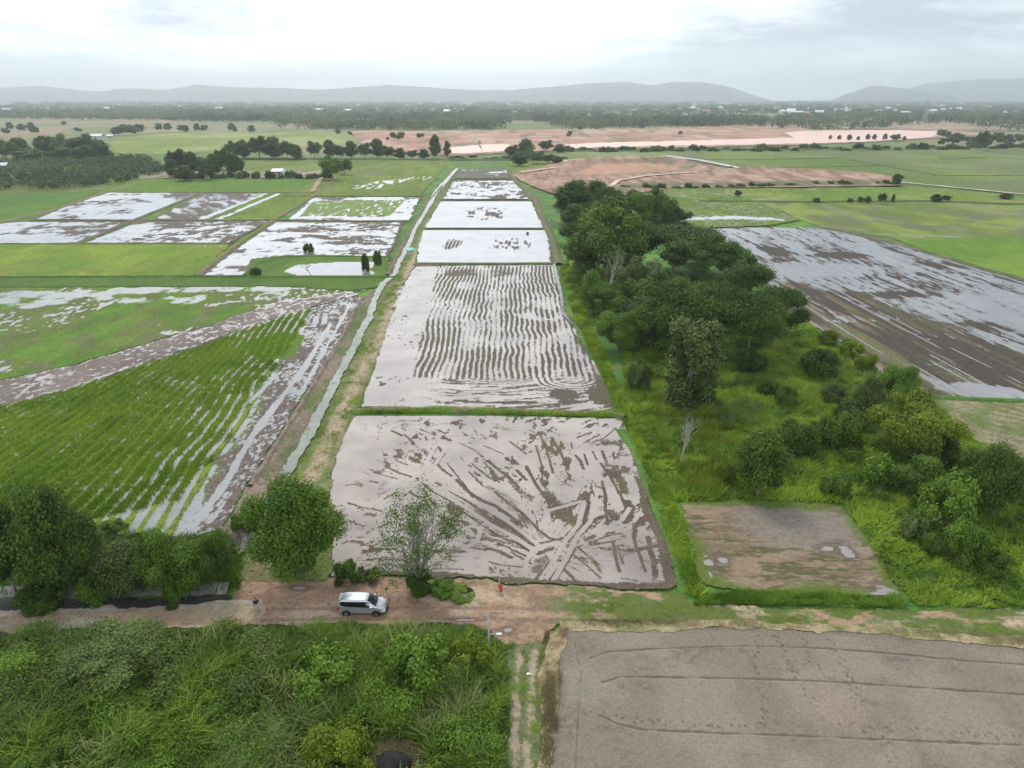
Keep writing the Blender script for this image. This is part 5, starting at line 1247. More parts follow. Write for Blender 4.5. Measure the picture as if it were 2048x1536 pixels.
blades([(-350, 1286), (100, 1274), (300, 1266), (520, 1260), (900, 1258), (975, 1266), (1015, 1300), (1024, 1400), (1015, 1600), (990, 1600), (1000, 1390), (985, 1330), (960, 1300), (900, 1290), (520, 1294), (300, 1298), (100, 1304), (-350, 1316)], 26000, .25, .8, .07, 'scrubA', 206, 'verge_grass', 'knee high grass along the lower edge of the dirt road', lean=.5, dens=lambda X, Y: np.hypot(X - P(520, 1240)[0], (Y - P(520, 1240)[1])) > 2.2)
# leafy vines over the scrub
def vines(poly, n, k, seed, mat, name, label, rad=(.7, 1.8), zr=(.2, 1.8), leaf=.2):
    rs = np.random.RandomState(seed); p = PP(poly); xs = [a[0] for a in p]; ys = [a[1] for a in p]; cl = []
    while len(cl) < k:
        x = rs.uniform(min(xs), max(xs)); y = rs.uniform(min(ys), max(ys))
        if not inside(np.array([x]), np.array([y]), p)[0]: continue
        if not clear(np.array([x]), np.array([y]))[0]: continue
        r = rs.uniform(*rad); cl.append([x, y, rs.uniform(*zr), r, r, r * .6])
    V, F, t = cloud(cl, n, leaf, rs, up=.6); V[:, 2] = np.maximum(V[:, 2], .05)
    o = mesh_np(name, V, F, LM[mat], attrs={'tone': ('FLOAT', t)}); tag(o, label, 'undergrowth', kind='stuff')
vines(SCRUB, 80000, 150, 203, 'bright', 'undergrowth', 'leafy creepers climbing over the foreground scrub')
vines([(-300, 1290), (500, 1262), (620, 1330), (520, 1420), (-300, 1420)], 50000, 60, 204, 'olive', 'undergrowth', 'pale olive creepers over the scrub left of the car', zr=(.4, 2.4))
# reeds bottom
blades([(470, 1560), (480, 1440), (560, 1420), (600, 1470), (585, 1570)], 1500, 1.6, 2.9, .05, 'grey', 205, 'reed_clump', 'drooping brown reeds at the bottom edge left of the round bush', lean=.7)
# right meadow
MEAD = [(1245, 700), (1290, 690), (1500, 720), (1600, 640), (1680, 690), (1770, 770), (1860, 800), (1960, 890), (2300, 1040), (2400, 1230), (1830, 1212), (1760, 1130), (1690, 1008), (1500, 1000), (1358, 1004), (1385, 1120), (1400, 1205), (1375, 1190), (1330, 1060), (1285, 900), (1250, 820)]
LM['mead'] = leaf_mat('meadow_grass', (0.075, 0.18, 0.014), (0.30, 0.50, 0.035), rnd=0)
blades(MEAD, 170000, .25, 1.0, .14, 'mead', 211, 'meadow_grass', 'rough green grass slope between the grove and the stubble plot', lean=.6, tri=True)
blades([(1440, 1000), (1358, 1003), (1330, 900), (1300, 800), (1400, 815), (1470, 830), (1500, 880)], 22000, .6, 1.6, .16, 'yellow', 212, 'meadow_grass', 'bright yellow green tall grass left of the dark leafy tree', lean=.4, tri=True,
       dens=lambda X, Y: ss(.42, .6, fbm(X / 4, Y / 4, 215, 3)))
blades([(1415, 765), (1470, 750), (1520, 790), (1525, 860), (1490, 880), (1440, 850)], 5000, .9, 1.9, .10, 'blue', 213, 'reeds', 'bluish green tall reeds right of the vine covered tree', lean=.15, tri=True, dens=lambda X, Y: ss(.42, .62, fbm(X / 2.5, Y / 3, 216, 3)))
blades([(1240, 700), (1130, 560), (1150, 520), (1260, 560), (1500, 640), (1600, 640), (1500, 720), (1290, 700)], 40000, .4, 1.5, .2, 'mid', 214, 'undergrowth', 'dark undergrowth beneath the trees of the grove', lean=.5, tri=True)
vines([(1150, 520), (1450, 540), (1580, 640), (1600, 700), (1480, 730), (1300, 780), (1240, 690), (1180, 600)], 32000, 80, 221, 'mid', 'undergrowth', 'dense dark bushes filling the ground under the grove', rad=(1, 2.6), zr=(.3, 2.5), leaf=.4)
vines([(1560, 870), (1720, 830), (1900, 900), (2060, 1000), (2060, 1080), (1860, 1090), (1740, 990), (1600, 930)], 26000, 50, 222, 'bright', 'undergrowth', 'tangled green scrub between the bushes on the right', rad=(.6, 1.5), zr=(.1, 1.0), leaf=.22)
# verges
blades([(1090, 1262), (1130, 1258), (1115, 1400), (1106, 1560), (1095, 1750), (1070, 1750), (1085, 1500), (1084, 1380)], 14000, .2, .5, .05, 'brown', 231, 'dry_grass', 'straw coloured dry grass along the left side of the grey seeded field', lean=.6, tri=True)
blades([(1120, 1244), (1300, 1243), (1600, 1250), (1900, 1268), (2100, 1284), (2500, 1310), (2500, 1332), (2100, 1302), (1900, 1283), (1600, 1262), (1300, 1258), (1120, 1262)], 26000, .15, .5, .05, 'brown', 232, 'dry_grass', 'straw coloured dry grass along the top of the grey seeded field', lean=.6, tri=True)
blades([(1385, 1190), (1600, 1192), (1800, 1198), (1805, 1215), (1600, 1210), (1390, 1212)], 16000, .3, .8, .08, 'bright', 233, 'grass_bank', 'bright green grass bank below the brown stubble plot', lean=.4, tri=True)
blades([(715, 818), (900, 818), (1050, 822), (1240, 827), (1245, 836), (1050, 831), (900, 826), (712, 828)], 12000, .25, .7, .09, 'mead', 234, 'grass_bank', 'green grass on the bund between the two nearest paddies', lean=.4, tri=True)
blades([(1245, 838), (1262, 838), (1300, 920), (1345, 1000), (1380, 1100), (1410, 1200), (1375, 1200), (1345, 1100), (1305, 1000), (1268, 890)], 26000, .2, .7, .09, 'mead', 235, 'grass_bank', 'lush grass bank along the right side of the plot', lean=.4, tri=True)
blades([(1018, 1290), (1090, 1270), (1090, 1300), (1085, 1560), (1075, 1700), (990, 1700), (1005, 1500)], 9000, .12, .45, .06, 'mead', 236, 'grass', 'short grass over the wheel track', lean=.5, tri=True, dens=lambda X, Y: ss(.5, .6, fbm(X / .8, Y / .8, 237, 3)))
blades([(500, 1060), (540, 1010), (590, 940), (640, 840), (690, 740), (730, 660), (770, 590), (800, 550), (812, 560), (782, 640), (740, 760), (690, 850), (640, 950), (600, 1010), (520, 1100)], 26000, .15, .6, .08, 'mead', 238, 'grass_bank', 'weedy grass along the right bank of the water channel', lean=.5, tri=True,
       dens=lambda X, Y: ss(.42, .6, fbm(X / 1.5, Y / 2, 239, 3)))
blades([(1125, 1205), (1400, 1212), (1800, 1222), (2200, 1224), (2200, 1290), (1900, 1268), (1600, 1250), (1120, 1244)], 22000, .08, .3, .06, 'mead', 240, 'grass', 'short grass over the old dirt track at the right', lean=.5, tri=True,
       dens=lambda X, Y: ss(.42, .62, fbm(X / 4, Y / 1, 241, 4)))
blades([(1120, 540), (1135, 520), (1180, 640), (1240, 780), (1265, 840), (1235, 825), (1200, 740), (1150, 640)], 20000, .2, .9, .14, 'mead', 242, 'grass_bank', 'green weeds on the bank between the furrowed paddy and the grove', lean=.5, tri=True)
blades([(-300, 975), (0, 980), (60, 960), (200, 1060), (460, 1075), (480, 1110), (480, 1185), (200, 1190), (-300, 1200)], 24000, .4, 1.4, .12, 'mid', 243, 'undergrowth', 'green weeds under the roadside thicket', lean=.5, tri=True)
# the crop standing in the big green field: tufts along the rows
def crop():
    rs = np.random.RandomState(301); p = PP([(-300, 905), (0, 818), (150, 780), (280, 736), (420, 688), (560, 640), (690, 600), (650, 655), (560, 800), (430, 960), (380, 1000), (150, 1050), (-300, 1060)])
    xs = [a[0] for a in p]; ys = [a[1] for a in p]; n = 420000
    X = rs.uniform(min(xs), max(xs), n); Y = min(ys) + (max(ys) - min(ys)) * rs.rand(n) ** 1.5; k = inside(X, Y, p); X = X[k]; Y = Y[k]
    a = P(700, 590); b = P(490, 1040); dx, dy = b[0] - a[0], b[1] - a[1]; q = math.hypot(dx, dy)
    sd = np.abs(((X - a[0]) * dy - (Y - a[1]) * dx) / q)
    warp = (fbm(X / 14, Y / 14, 5, 3) - .5) * 2.2 + 0.0065 * np.maximum(0, sd - 12) ** 1.55 * ss(60, 110, Y)
    row = np.sin((sd + warp + 0.13 * (Y - 90) * ss(10, 40, sd)) * 2 * math.pi / 1.75)
    k = (row > rs.rand(len(X)) * 1.8 - 1.05) & (sd > 5 + fbm(X / 4, Y / 4, 7, 3) * 5) & (rs.rand(len(X)) < .85); X = X[k][:130000]; Y = Y[k][:130000]; row = row[k][:130000]; n = len(X)
    h = .22 + .3 * rs.rand(n); an = rs.rand(n) * 6.28; S_ = np.stack([np.cos(an), np.sin(an), np.zeros(n)], 1) * .075
    B = np.stack([X, Y, .12 + .2 * ss(-.6, .7, row)], 1); T = B + np.stack([rs.randn(n) * .12, rs.randn(n) * .12, h], 1)
    V = np.stack([B - S_, B + S_, T], 1).reshape(-1, 3); t = np.clip(fbm(X / 6, Y / 8, 9, 4) * .9 - .1 + rs.rand(n) * .35, 0, 1)
    o = mesh_np('rice_crop', V, np.arange(n * 3).reshape(n, 3), LM['crop'], attrs={'tone': ('FLOAT', np.repeat(t, 3))})
    tag(o, 'young green crop standing in curved rows in the big field left of the channel', 'crop', kind='stuff')
LM['crop'] = leaf_mat('crop_leaf', (0.085, 0.20, 0.012), (0.26, 0.44, 0.025), rnd=0)
crop()
#--SECTION far
def mid_row(specs, label, group, key=('mid1', 'mid2'), mat=None, name='tree', cat='tree', parts=True):
    for i, (u, vb, vt, w_) in enumerate(specs):
        plant(key[i % len(key)], u, vb, vt, w_, label if isinstance(label, str) else label[i], cat=cat, name=name, group=group, mat=mat, parts=parts)
mid_row([(15, 322, 280, 50), (42, 318, 276, 48), (60, 325, 296, 60), (98, 318, 272, 52), (125, 312, 268, 40), (150, 318, 278, 52), (178, 316, 268, 46), (205, 320, 280, 44), (120, 322, 290, 50), (176, 322, 290, 46)],
        'dark tree of the dense clump at the far left behind the plantation', 'dark clump at the far left')
mid_row([(358, 352, 298, 46), (385, 350, 304, 34), (400, 352, 312, 44), (430, 350, 308, 34), (447, 348, 296, 34), (468, 350, 305, 36), (415, 360, 325, 36), (370, 362, 330, 40), (478, 352, 315, 26), (345, 355, 318, 28)],
        'tree of the dark row left of the small white roofed hut', 'row left of the hut')
mid_row([(470, 320, 282, 32), (490, 318, 280, 30), (520, 318, 272, 44), (548, 318, 274, 42), (575, 320, 282, 36), (595, 320, 290, 26), (630, 316, 282, 32), (660, 316, 280, 28), (680, 318, 290, 28), (703, 316, 282, 30), (730, 318, 286, 30), (755, 316, 278, 34), (778, 318, 292, 28), (800, 318, 296, 26), (825, 318, 300, 26), (848, 318, 298, 24)],
        'tree in the line of trees along the far embankment, left of the quarry pond', 'trees along the far embankment')
plant('mid2', 870, 316, 270, 24, 'tall slender dark tree left of the quarry pond', name='tree')
plant('mid2', 895, 314, 282, 16, 'thinner tree just right of the tall slender one by the quarry pond', name='tree')
bare(963, 304, 282, 16, 'pinkish bare tree in front of the quarry pond', mat=BARK, lv=2, seed=31, leaves=200, leafmat='brown', lsize=.8)
mid_row([(1025, 318, 290, 30), (1050, 312, 278, 36), (1092, 304, 280, 32), (1118, 306, 288, 26), (1075, 328, 302, 40), (1040, 332, 304, 36), (1098, 328, 308, 30), (1115, 330, 312, 24), (1058, 320, 298, 26)],
        'tree in the dark clump right of the far end of the plot', 'clump at the far end of the plot')
plant('mid1', 665, 360, 312, 44, 'rounded tree where the field path bends, right of the hut', name='tree', mat='mid')
plant('mid1', 690, 350, 318, 34, 'paler tree beside the rounded one at the path bend', name='tree', mat='olive')
plant('mid1', 655, 362, 342, 26, 'small dark bush at the foot of the rounded tree at the path bend', name='tree')
for u, vb, vt, w_, lab in ((1792, 370, 347, 20, 'lone dark tree beside the pale dirt road at the right'), (1960, 300, 262, 26, 'tall dark tree above the green fields at the right'), (1845, 299, 285, 20, 'round bush left of the tall dark tree on the right'),
                          (1462, 342, 332, 12, 'small bush at the side of the pale concrete road'), (1395, 306, 292, 16, 'first small tree of the embankment hedge right of centre'), (1790, 283, 268, 22, 'bush island beside the line of small trees in the quarry pond')):
    plant('mid1', u, vb, vt, w_, lab, name='tree')
for i, (u, vb, vt, w_) in enumerate([(1660, 279, 270, 8), (1678, 280, 270, 9), (1698, 281, 269, 11), (1716, 281, 272, 8), (1735, 280, 268, 10), (1748, 280, 268, 10), (1770, 280, 267, 12), (1808, 281, 272, 8)]):
    plant('far2', u, vb, vt, w_, 'small tree standing in a row in the quarry pond water', name='tree', group='small trees in the quarry pond', parts=False)
mid_row([(1720, 408, 393, 16), (1735, 407, 392, 14), (1762, 408, 386, 18), (1785, 405, 388, 8), (1700, 408, 396, 14), (1870, 404, 388, 22), (1890, 404, 390, 20), (1632, 405, 395, 16), (1475, 395, 380, 16), (2010, 398, 386, 26)],
        'dark bush on the long bund across the green fields at the right', 'bushes on the long bund', name='shrub', cat='shrub', parts=False)
# hedge along the embankment right, behind
for i in range(26):
    u = 1240 + i * 22 + random.Random(i).uniform(-9, 9); v = 378 - ss(1240, 1800, u) * 8
    plant('far3', u, v, v - random.Random(i + 50).uniform(5, 12), random.Random(i + 90).uniform(14, 32), 'dark shrub at the foot of the brown earth embankment', cat='shrub', name='shrub', group='shrubs below the earth embankment', parts=False)
rs_ = random.Random(4)
for i in range(46):
    u = 1120 + i * 20.5 + rs_.uniform(-6, 6)
    v = 304 - (u - 1120) * 0.008 + rs_.uniform(-2, 2)
    plant('far3', u, v, v - rs_.uniform(5, 13), rs_.uniform(18, 34), 'low dark bush in the hedge between the quarry pond and the green fields', cat='shrub', name='shrub', group='hedge behind the green fields', parts=False)
for i in range(26):
    u = 1900 + rs_.uniform(-20, 160); v = 284 + rs_.uniform(-8, 12)
    plant('far1', u, v, v - rs_.uniform(10, 18), rs_.uniform(14, 26), 'tree in the dark mass at the right edge beyond the green fields', name='tree', group='tree mass at the right edge', parts=False)
for i in range(22):
    u = 350 + i * 14 + rs_.uniform(-6, 6)
    plant('far3', u, 357 + rs_.uniform(-2, 1), 346 + rs_.uniform(-6, 3), rs_.uniform(12, 20), 'low shrub in the row along the sandy yard by the hut', cat='shrub', name='shrub', group='shrubs along the hut yard', parts=False)
for i in range(30):
    u = rs_.uniform(900, 1130); v = rs_.uniform(314, 320)
    plant('far3', u, v, v - rs_.uniform(2, 5), rs_.uniform(12, 22), 'low bush along the far end of the plot', cat='shrub', name='shrub', group='low bushes at the far end', parts=False)
# scattered trees on the far plain
FARS = [(20, 262, 244), (14, 270, 256), (44, 262, 247), (62, 262, 244), (66, 268, 252), (75, 266, 254), (128, 252, 242), (157, 266, 254), (240, 272, 252), (232, 270, 254), (265, 272, 250), (255, 270, 248), (278, 270, 248), (320, 264, 246), (335, 264, 246), (362, 264, 250), (372, 265, 250), (395, 262, 246), (408, 264, 250), (463, 262, 246), (470, 264, 252), (504, 265, 250), (676, 268, 258), (780, 262, 250), (700, 272, 262), (788, 280, 264), (800, 282, 264), (838, 276, 266), (846, 276, 266), (775, 282, 274), (1138, 276, 262), (1300, 250, 240), (1160, 262, 252), (900, 260, 252), (1360, 270, 262)]
for u, vb, vt in FARS:
    plant('far1' if rs_.random() < .6 else 'far2', u, vb, vt, (vb - vt) * rs_.uniform(.8, 1.3), 'small scattered tree on the flat plain beyond the dark tree line', name='tree', group='scattered trees on the far plain', parts=False)
# plantation (rows of young trees)
def mass(polys, k, n, seed, label, name='woodland', mat='far', hm=(5, 9), rm=(3, 6), leaf=1.6, cat='woodland', flat=1.0, gaps=0.0):
    rs = np.random.RandomState(seed); cl = []
    for poly in polys:
        p = PP(poly); xs = [a[0] for a in p]; ys = [a[1] for a in p]
        X = rs.uniform(min(xs), max(xs), k * 6); Y = rs.uniform(min(ys), max(ys), k * 6); m = inside(X, Y, p)
        if gaps: m &= fbm(X / 150, Y / 150, seed, 3) > gaps
        X = X[m][:k]; Y = Y[m][:k]
        r = rs.uniform(*rm, len(X)); h = rs.uniform(*hm, len(X))
        cl.append(np.stack([X, Y, h * .55, r, r, h * .45], 1))
    cl = np.concatenate(cl)
    V, F, t = cloud(cl, n, leaf, rs, up=.3, tri=True, fill=.3); V[:, 2] = np.maximum(V[:, 2], .1)
    sc_ = leaf * 45; t = np.clip(t * .5 + ss(.35, .65, fbm(V[:, 0] / sc_, V[:, 1] / (sc_ * 2), seed + 2, 4)) * .7 - .08, 0, 1)
    o = mesh_np(name, V, F, LM[mat], attrs={'tone': ('FLOAT', t)}); tag(o, label, cat, kind='stuff')
LM['plantn'] = leaf_mat('plantation_leaf', (0.045, 0.10, 0.028), (0.11, 0.18, 0.05), rnd=0)
mass([[(-250, 324), (0, 324), (200, 318), (290, 316), (335, 345), (210, 374), (0, 384), (-260, 388)]], 2600, 60000, 401, 'close planted young trees filling the field at the far left', name='plantation', mat='plantn', hm=(2.5, 5), rm=(1.0, 2.0), leaf=.8, cat='plantation')
LM['wood'] = leaf_mat('woodland_leaf', (0.032, 0.072, 0.022), (0.10, 0.17, 0.045), rnd=0)
mass([[(700, 262), (560, 258), (540, 240), (740, 236), (1020, 232), (1500, 240), (1540, 248), (1480, 253), (1200, 260), (900, 262)]], 2600, 70000, 402, 'belt of woodland beyond the red quarry, centre', mat='wood', hm=(6, 16), rm=(4, 12), leaf=2.4, gaps=.40)
mass([[(1490, 254), (1560, 236), (1800, 228), (2200, 224), (2200, 262), (1980, 262), (1900, 246), (1700, 262), (1620, 262)]], 1500, 45000, 403, 'woodland beyond the quarry pond at the right', mat='wood', hm=(8, 14), rm=(5, 9), leaf=2.4)
mass([[(-200, 240), (-200, 228), (500, 226), (720, 230), (740, 238), (480, 246), (300, 242), (0, 238)]], 2200, 60000, 404, 'dark belt of woodland on the left plain', mat='wood', hm=(10, 16), rm=(7, 12), leaf=3.4)
mass([[(-400, 229), (-400, 214), (2500, 212), (2500, 228), (1500, 233), (1000, 236), (700, 231)]], 2600, 80000, 405, 'hazy woods and orchards between the villages', mat='wood', hm=(9, 18), rm=(8, 20), leaf=6.0, gaps=.50)
mass([[(-400, 230), (-400, 214), (2500, 212), (2500, 230), (1500, 236), (1000, 236), (700, 232)]], 1700, 40000, 409, 'lighter green orchards and scrub scattered through the hazy woods', mat='plantn', hm=(5, 10), rm=(8, 22), leaf=6.0, gaps=.46)
mass([[(-700, 214), (-700, 204), (2800, 203), (2800, 213)]], 3000, 70000, 406, 'farthest hazy woods just under the hills', mat='wood', hm=(12, 24), rm=(20, 60), leaf=15, gaps=.50)
# ------------------------------------------------------------------ hills
def hills(name, prof, dist, depth, seed, label_):
    us = np.linspace(prof[0][0], prof[-1][0], 260); vs = np.interp(us, [p[0] for p in prof], [p[1] for p in prof])
    vs = vs + (fbm(us / 18, us * 0, seed, 4) - .5) * 2.2
    rows = 14; V = np.zeros((rows, len(us), 3))
    for j in range(rows):
        t = j / (rows - 1); yy = dist + depth * t
        k = math.sin(math.pi * min(1, t * 1.0)) ** .8 if 0 < t < 1 else 0
        for i, u in enumerate(us):
            htop = max(0.0, H + (198 - vs[i]) / FPX * CP * (dist + depth / 2) * 1.0)
            wob = 0.75 + .5 * vn(np.array(i / 9.), np.array(j / 2.5), seed) if j != rows // 2 else 1
            V[j, i] = ((u - 1024) / FPX * (yy * CP), yy, (htop * k * min(1.0, wob)) - 3)
    idx = np.arange(rows * len(us)).reshape(rows, -1); F = np.stack([idx[:-1, :-1], idx[:-1, 1:], idx[1:, 1:], idx[1:, :-1]], -1).reshape(-1, 4)
    o = mesh_np(name, V.reshape(-1, 3), F, plain(name + '_forest', (0.045, 0.08, 0.06), .95, var=.4, scale=.004), smooth=True); tag(o, kind='structure')
hills('hills', [(-500, 176), (0, 177), (80, 173), (140, 179), (200, 184), (260, 177), (330, 181), (400, 171), (480, 176), (560, 177), (650, 180), (720, 175), (780, 171), (860, 176), (950, 181), (1020, 181), (1100, 175), (1180, 168), (1250, 166), (1300, 172), (1340, 166), (1400, 166), (1450, 173), (1500, 188), (1540, 199)], 11200, 900, 3, '')
hills('hills', [(1660, 200), (1700, 186), (1740, 172), (1780, 175), (1850, 183), (1900, 192), (1930, 200)], 9800, 800, 5, '')
hills('hills', [(1760, 190), (1850, 168), (1950, 161), (2048, 160), (2300, 164), (2600, 176)], 13200, 900, 7, '')

# ------------------------------------------------------------------ village, pylon, masts
m_wall = plain('house_wall', (0.55, 0.52, 0.47), .8, var=.1, scale=1)
m_roofw = plain('roof_pale', (0.62, 0.63, 0.65), .5, var=.1, scale=1)
m_roofr = plain('roof_red', (0.45, 0.22, 0.15), .7, var=.2, scale=1)
m_roofb = plain('roof_blue', (0.28, 0.42, 0.58), .6, var=.2, scale=1)
m_darkh = plain('dark_opening', (0.05, 0.05, 0.055), .6)
def house(x, y, L_, D_, h, roof, label, rz=0, group=None, name='house'):
    e_ = empty(name, (x, y, 0), rz)
    b = MB(); b.box(-L_ / 2, L_ / 2, -D_ / 2, D_ / 2, 0, h); b.build('wall', m_wall, e_)
    r = MB(); ov = .6; rh = D_ * .28
    a = [(-L_ / 2 - ov, -D_ / 2 - ov, h - .1), (L_ / 2 + ov, -D_ / 2 - ov, h - .1), (L_ / 2 + ov, 0, h + rh), (-L_ / 2 - ov, 0, h + rh), (L_ / 2 + ov, D_ / 2 + ov, h - .1), (-L_ / 2 - ov, D_ / 2 + ov, h - .1)]
    a += [(p[0], p[1], p[2] + .2) for p in a]
    r.add(a, [(6, 7, 8, 9), (9, 8, 10, 11), (0, 3, 2, 1), (3, 5, 4, 2), (0, 1, 7, 6), (5, 11, 10, 4), (1, 2, 8, 7), (2, 4, 10, 8), (0, 6, 9, 3), (3, 9, 11, 5)])
    r.build('roof', roof, e_)
    d = MB(); d.box(-L_ * .1, L_ * .06, -D_ / 2 - .05, -D_ / 2 + .1, 0.02, min(2.3, h * .8)); d.build('door', m_darkh, e_)
    for sx in (-.33, .3):
        wn = MB(); wn.box(L_ * sx - .8, L_ * sx + .8, -D_ / 2 - .05, -D_ / 2 + .1, h * .4, h * .72); wn.build('window', m_darkh, e_)
    tag(e_, label, 'house', group); return e_
rh_ = random.Random(9)
for i in range(62):
    u = rh_.choice([rh_.uniform(1200, 2040), rh_.uniform(1350, 2040), rh_.uniform(0, 1200)]); v = rh_.uniform(212, 231)
    x, y = P(u, v); roof = rh_.choice([m_roofw, m_roofw, m_roofw, m_roofr])
    house(x, y, rh_.uniform(14, 34), rh_.uniform(12, 20), rh_.uniform(6, 12), roof, 'tiny pale house of the villages among the hazy woods under the horizon', rz=rh_.uniform(-.5, .5), group='far village houses')
x, y = P(2030, 228); house(x, y, 20, 12, 6, m_roofr, 'house with an orange roof among trees near the right edge', group=None)
x, y = P(195, 277); house(x, y, 14, 8, 3.0, m_roofw, 'low white shed under the trees on the far left plain', group=None, name='shed')
x, y = P(222, 276); house(x, y, 7, 5, 2.6, m_roofw, 'second smaller white shed right of the low one on the far left plain', group=None, name='shed')
x, y = P(5, 340); house(x, y, 9, 6, 3.0, m_roofw, 'white roofed shed cut by the left edge beside the plantation', group=None, name='shed')
# field hut
def hut():
    x, y = P(560, 352); e_ = empty('field_hut', (x, y, 0), R(8))
    m_g = plain('hut_wall_grey', (0.30, 0.30, 0.33), .8, var=.2, scale=1); m_t = plain('hut_tarp', (0.35, 0.48, 0.47), .7)
    b = MB(); b.box(-4.2, 1.2, -2, 2, 0, 2.9); b.build('wall', m_g, e_)
    for xx, yy in ((1.6, -1.8), (4.4, -1.8), (1.6, 1.8), (4.4, 1.8)):
        p = MB(); p.tube((xx, yy, 0), (xx, yy, 2.7), .08, .08); p.build('post', BARKG, e_)
    r = MB(); r.add([(-4.8, -2.7, 2.9), (2.2, -2.7, 2.9), (2.2, 2.7, 4.2), (-4.8, 2.7, 4.2), (-4.8, -2.7, 3.05), (2.2, -2.7, 3.05), (2.2, 2.7, 4.35), (-4.8, 2.7, 4.35)], [(3, 2, 1, 0), (4, 5, 6, 7), (0, 1, 5, 4), (1, 2, 6, 5), (2, 3, 7, 6), (3, 0, 4, 7)]); r.build('roof', m_roofw, e_)
    r = MB(); r.add([(1.2, -2.4, 2.2), (5.0, -2.4, 2.0), (5.0, 2.4, 3.2), (1.2, 2.4, 3.5), (1.2, -2.4, 2.3), (5.0, -2.4, 2.1), (5.0, 2.4, 3.3), (1.2, 2.4, 3.6)], [(3, 2, 1, 0), (4, 5, 6, 7), (0, 1, 5, 4), (1, 2, 6, 5), (2, 3, 7, 6), (3, 0, 4, 7)]); r.build('awning', m_t, e_)
    d = MB(); d.box(-.6, .5, -2.06, -1.96, .02, 2.1); d.build('door', m_darkh, e_)
    tag(e_, 'small field hut with a white sloping roof and side awning among low trees', 'hut')
hut()
def pylon(u, vb, vt, label, name='pylon', w0=9):
    x, y = P(u, vb); h = zat(y, vt); m = MET; b = MB()
    lev = [0, .25, .45, .6, .72, .82, .9, 1.0]; wd = [w0, w0 * .7, w0 * .48, w0 * .32, w0 * .26, w0 * .22, w0 * .16, .3]
    e_ = empty(name, (x, y, 0), R(12))
    for i in range(len(lev) - 1):
        z0, z1 = lev[i] * h, lev[i + 1] * h; a, c = wd[i] / 2, wd[i + 1] / 2
        q0 = [(-a, -a, z0), (a, -a, z0), (a, a, z0), (-a, a, z0)]; q1 = [(-c, -c, z1), (c, -c, z1), (c, c, z1), (-c, c, z1)]
        for k in range(4):
            b.tube(q0[k], q1[k], .35, .35, 4); b.tube(q0[k], q1[(k + 1) % 4], .18, .18, 4); b.tube(q1[k], q1[(k + 1) % 4], .18, .18, 4)
    b.build('tower', m, e_)
    for z in (.62, .76, .88):
        c = MB(); c.tube((-w0 * .7, 0, z * h), (w0 * .7, 0, z * h), .25, .25, 4); c.tube((-w0 * .7, 0, z * h), (0, 0, z * h + 3), .18, .18, 4); c.tube((w0 * .7, 0, z * h), (0, 0, z * h + 3), .18, .18, 4); c.build('cross_arm', m, e_)
    tag(e_, label, 'pylon')
MET = plain('galvanised_steel', (0.42, 0.44, 0.46), .5, metal=.6)
pylon(1847, 250, 200, 'lattice power pylon standing among the trees at the right')
pylon(1055, 226, 208, 'far lattice mast above the pale strip of water', name='lattice_mast', w0=12)
MASTS = [(1027, 212, 190, 'thin tall mast left of the lattice mast above the pale water'), (1671, 206, 184, 'thin tall mast below the gap between the hills'), (1555, 207, 186, 'thin mast where the long hill ends'), (128, 207, 194, 'thin mast at the far left under the hills'),
         (925, 207, 192, 'thin mast left of the pale strip of water'), (1998, 206, 186, 'thin mast at the right edge under the faint far hill'), (340, 207, 196, 'faint mast on the left horizon')]
for u, vb, vt, lab in MASTS:
    x, y = P(u, vb); h = zat(y, vt); b = MB(); b.tube((0, 0, 0), (0, 0, h), 1.3, .7, 6); b.tube((-6, 0, h * .12), (6, 0, h * .12), .4, .4, 4)
    b.tube((-3, 0, h * .93), (3, 0, h * .93), .6, .6, 4)
    o = b.build('radio_mast', MET); o.location = (x, y, 0); tag(o, lab, 'mast')

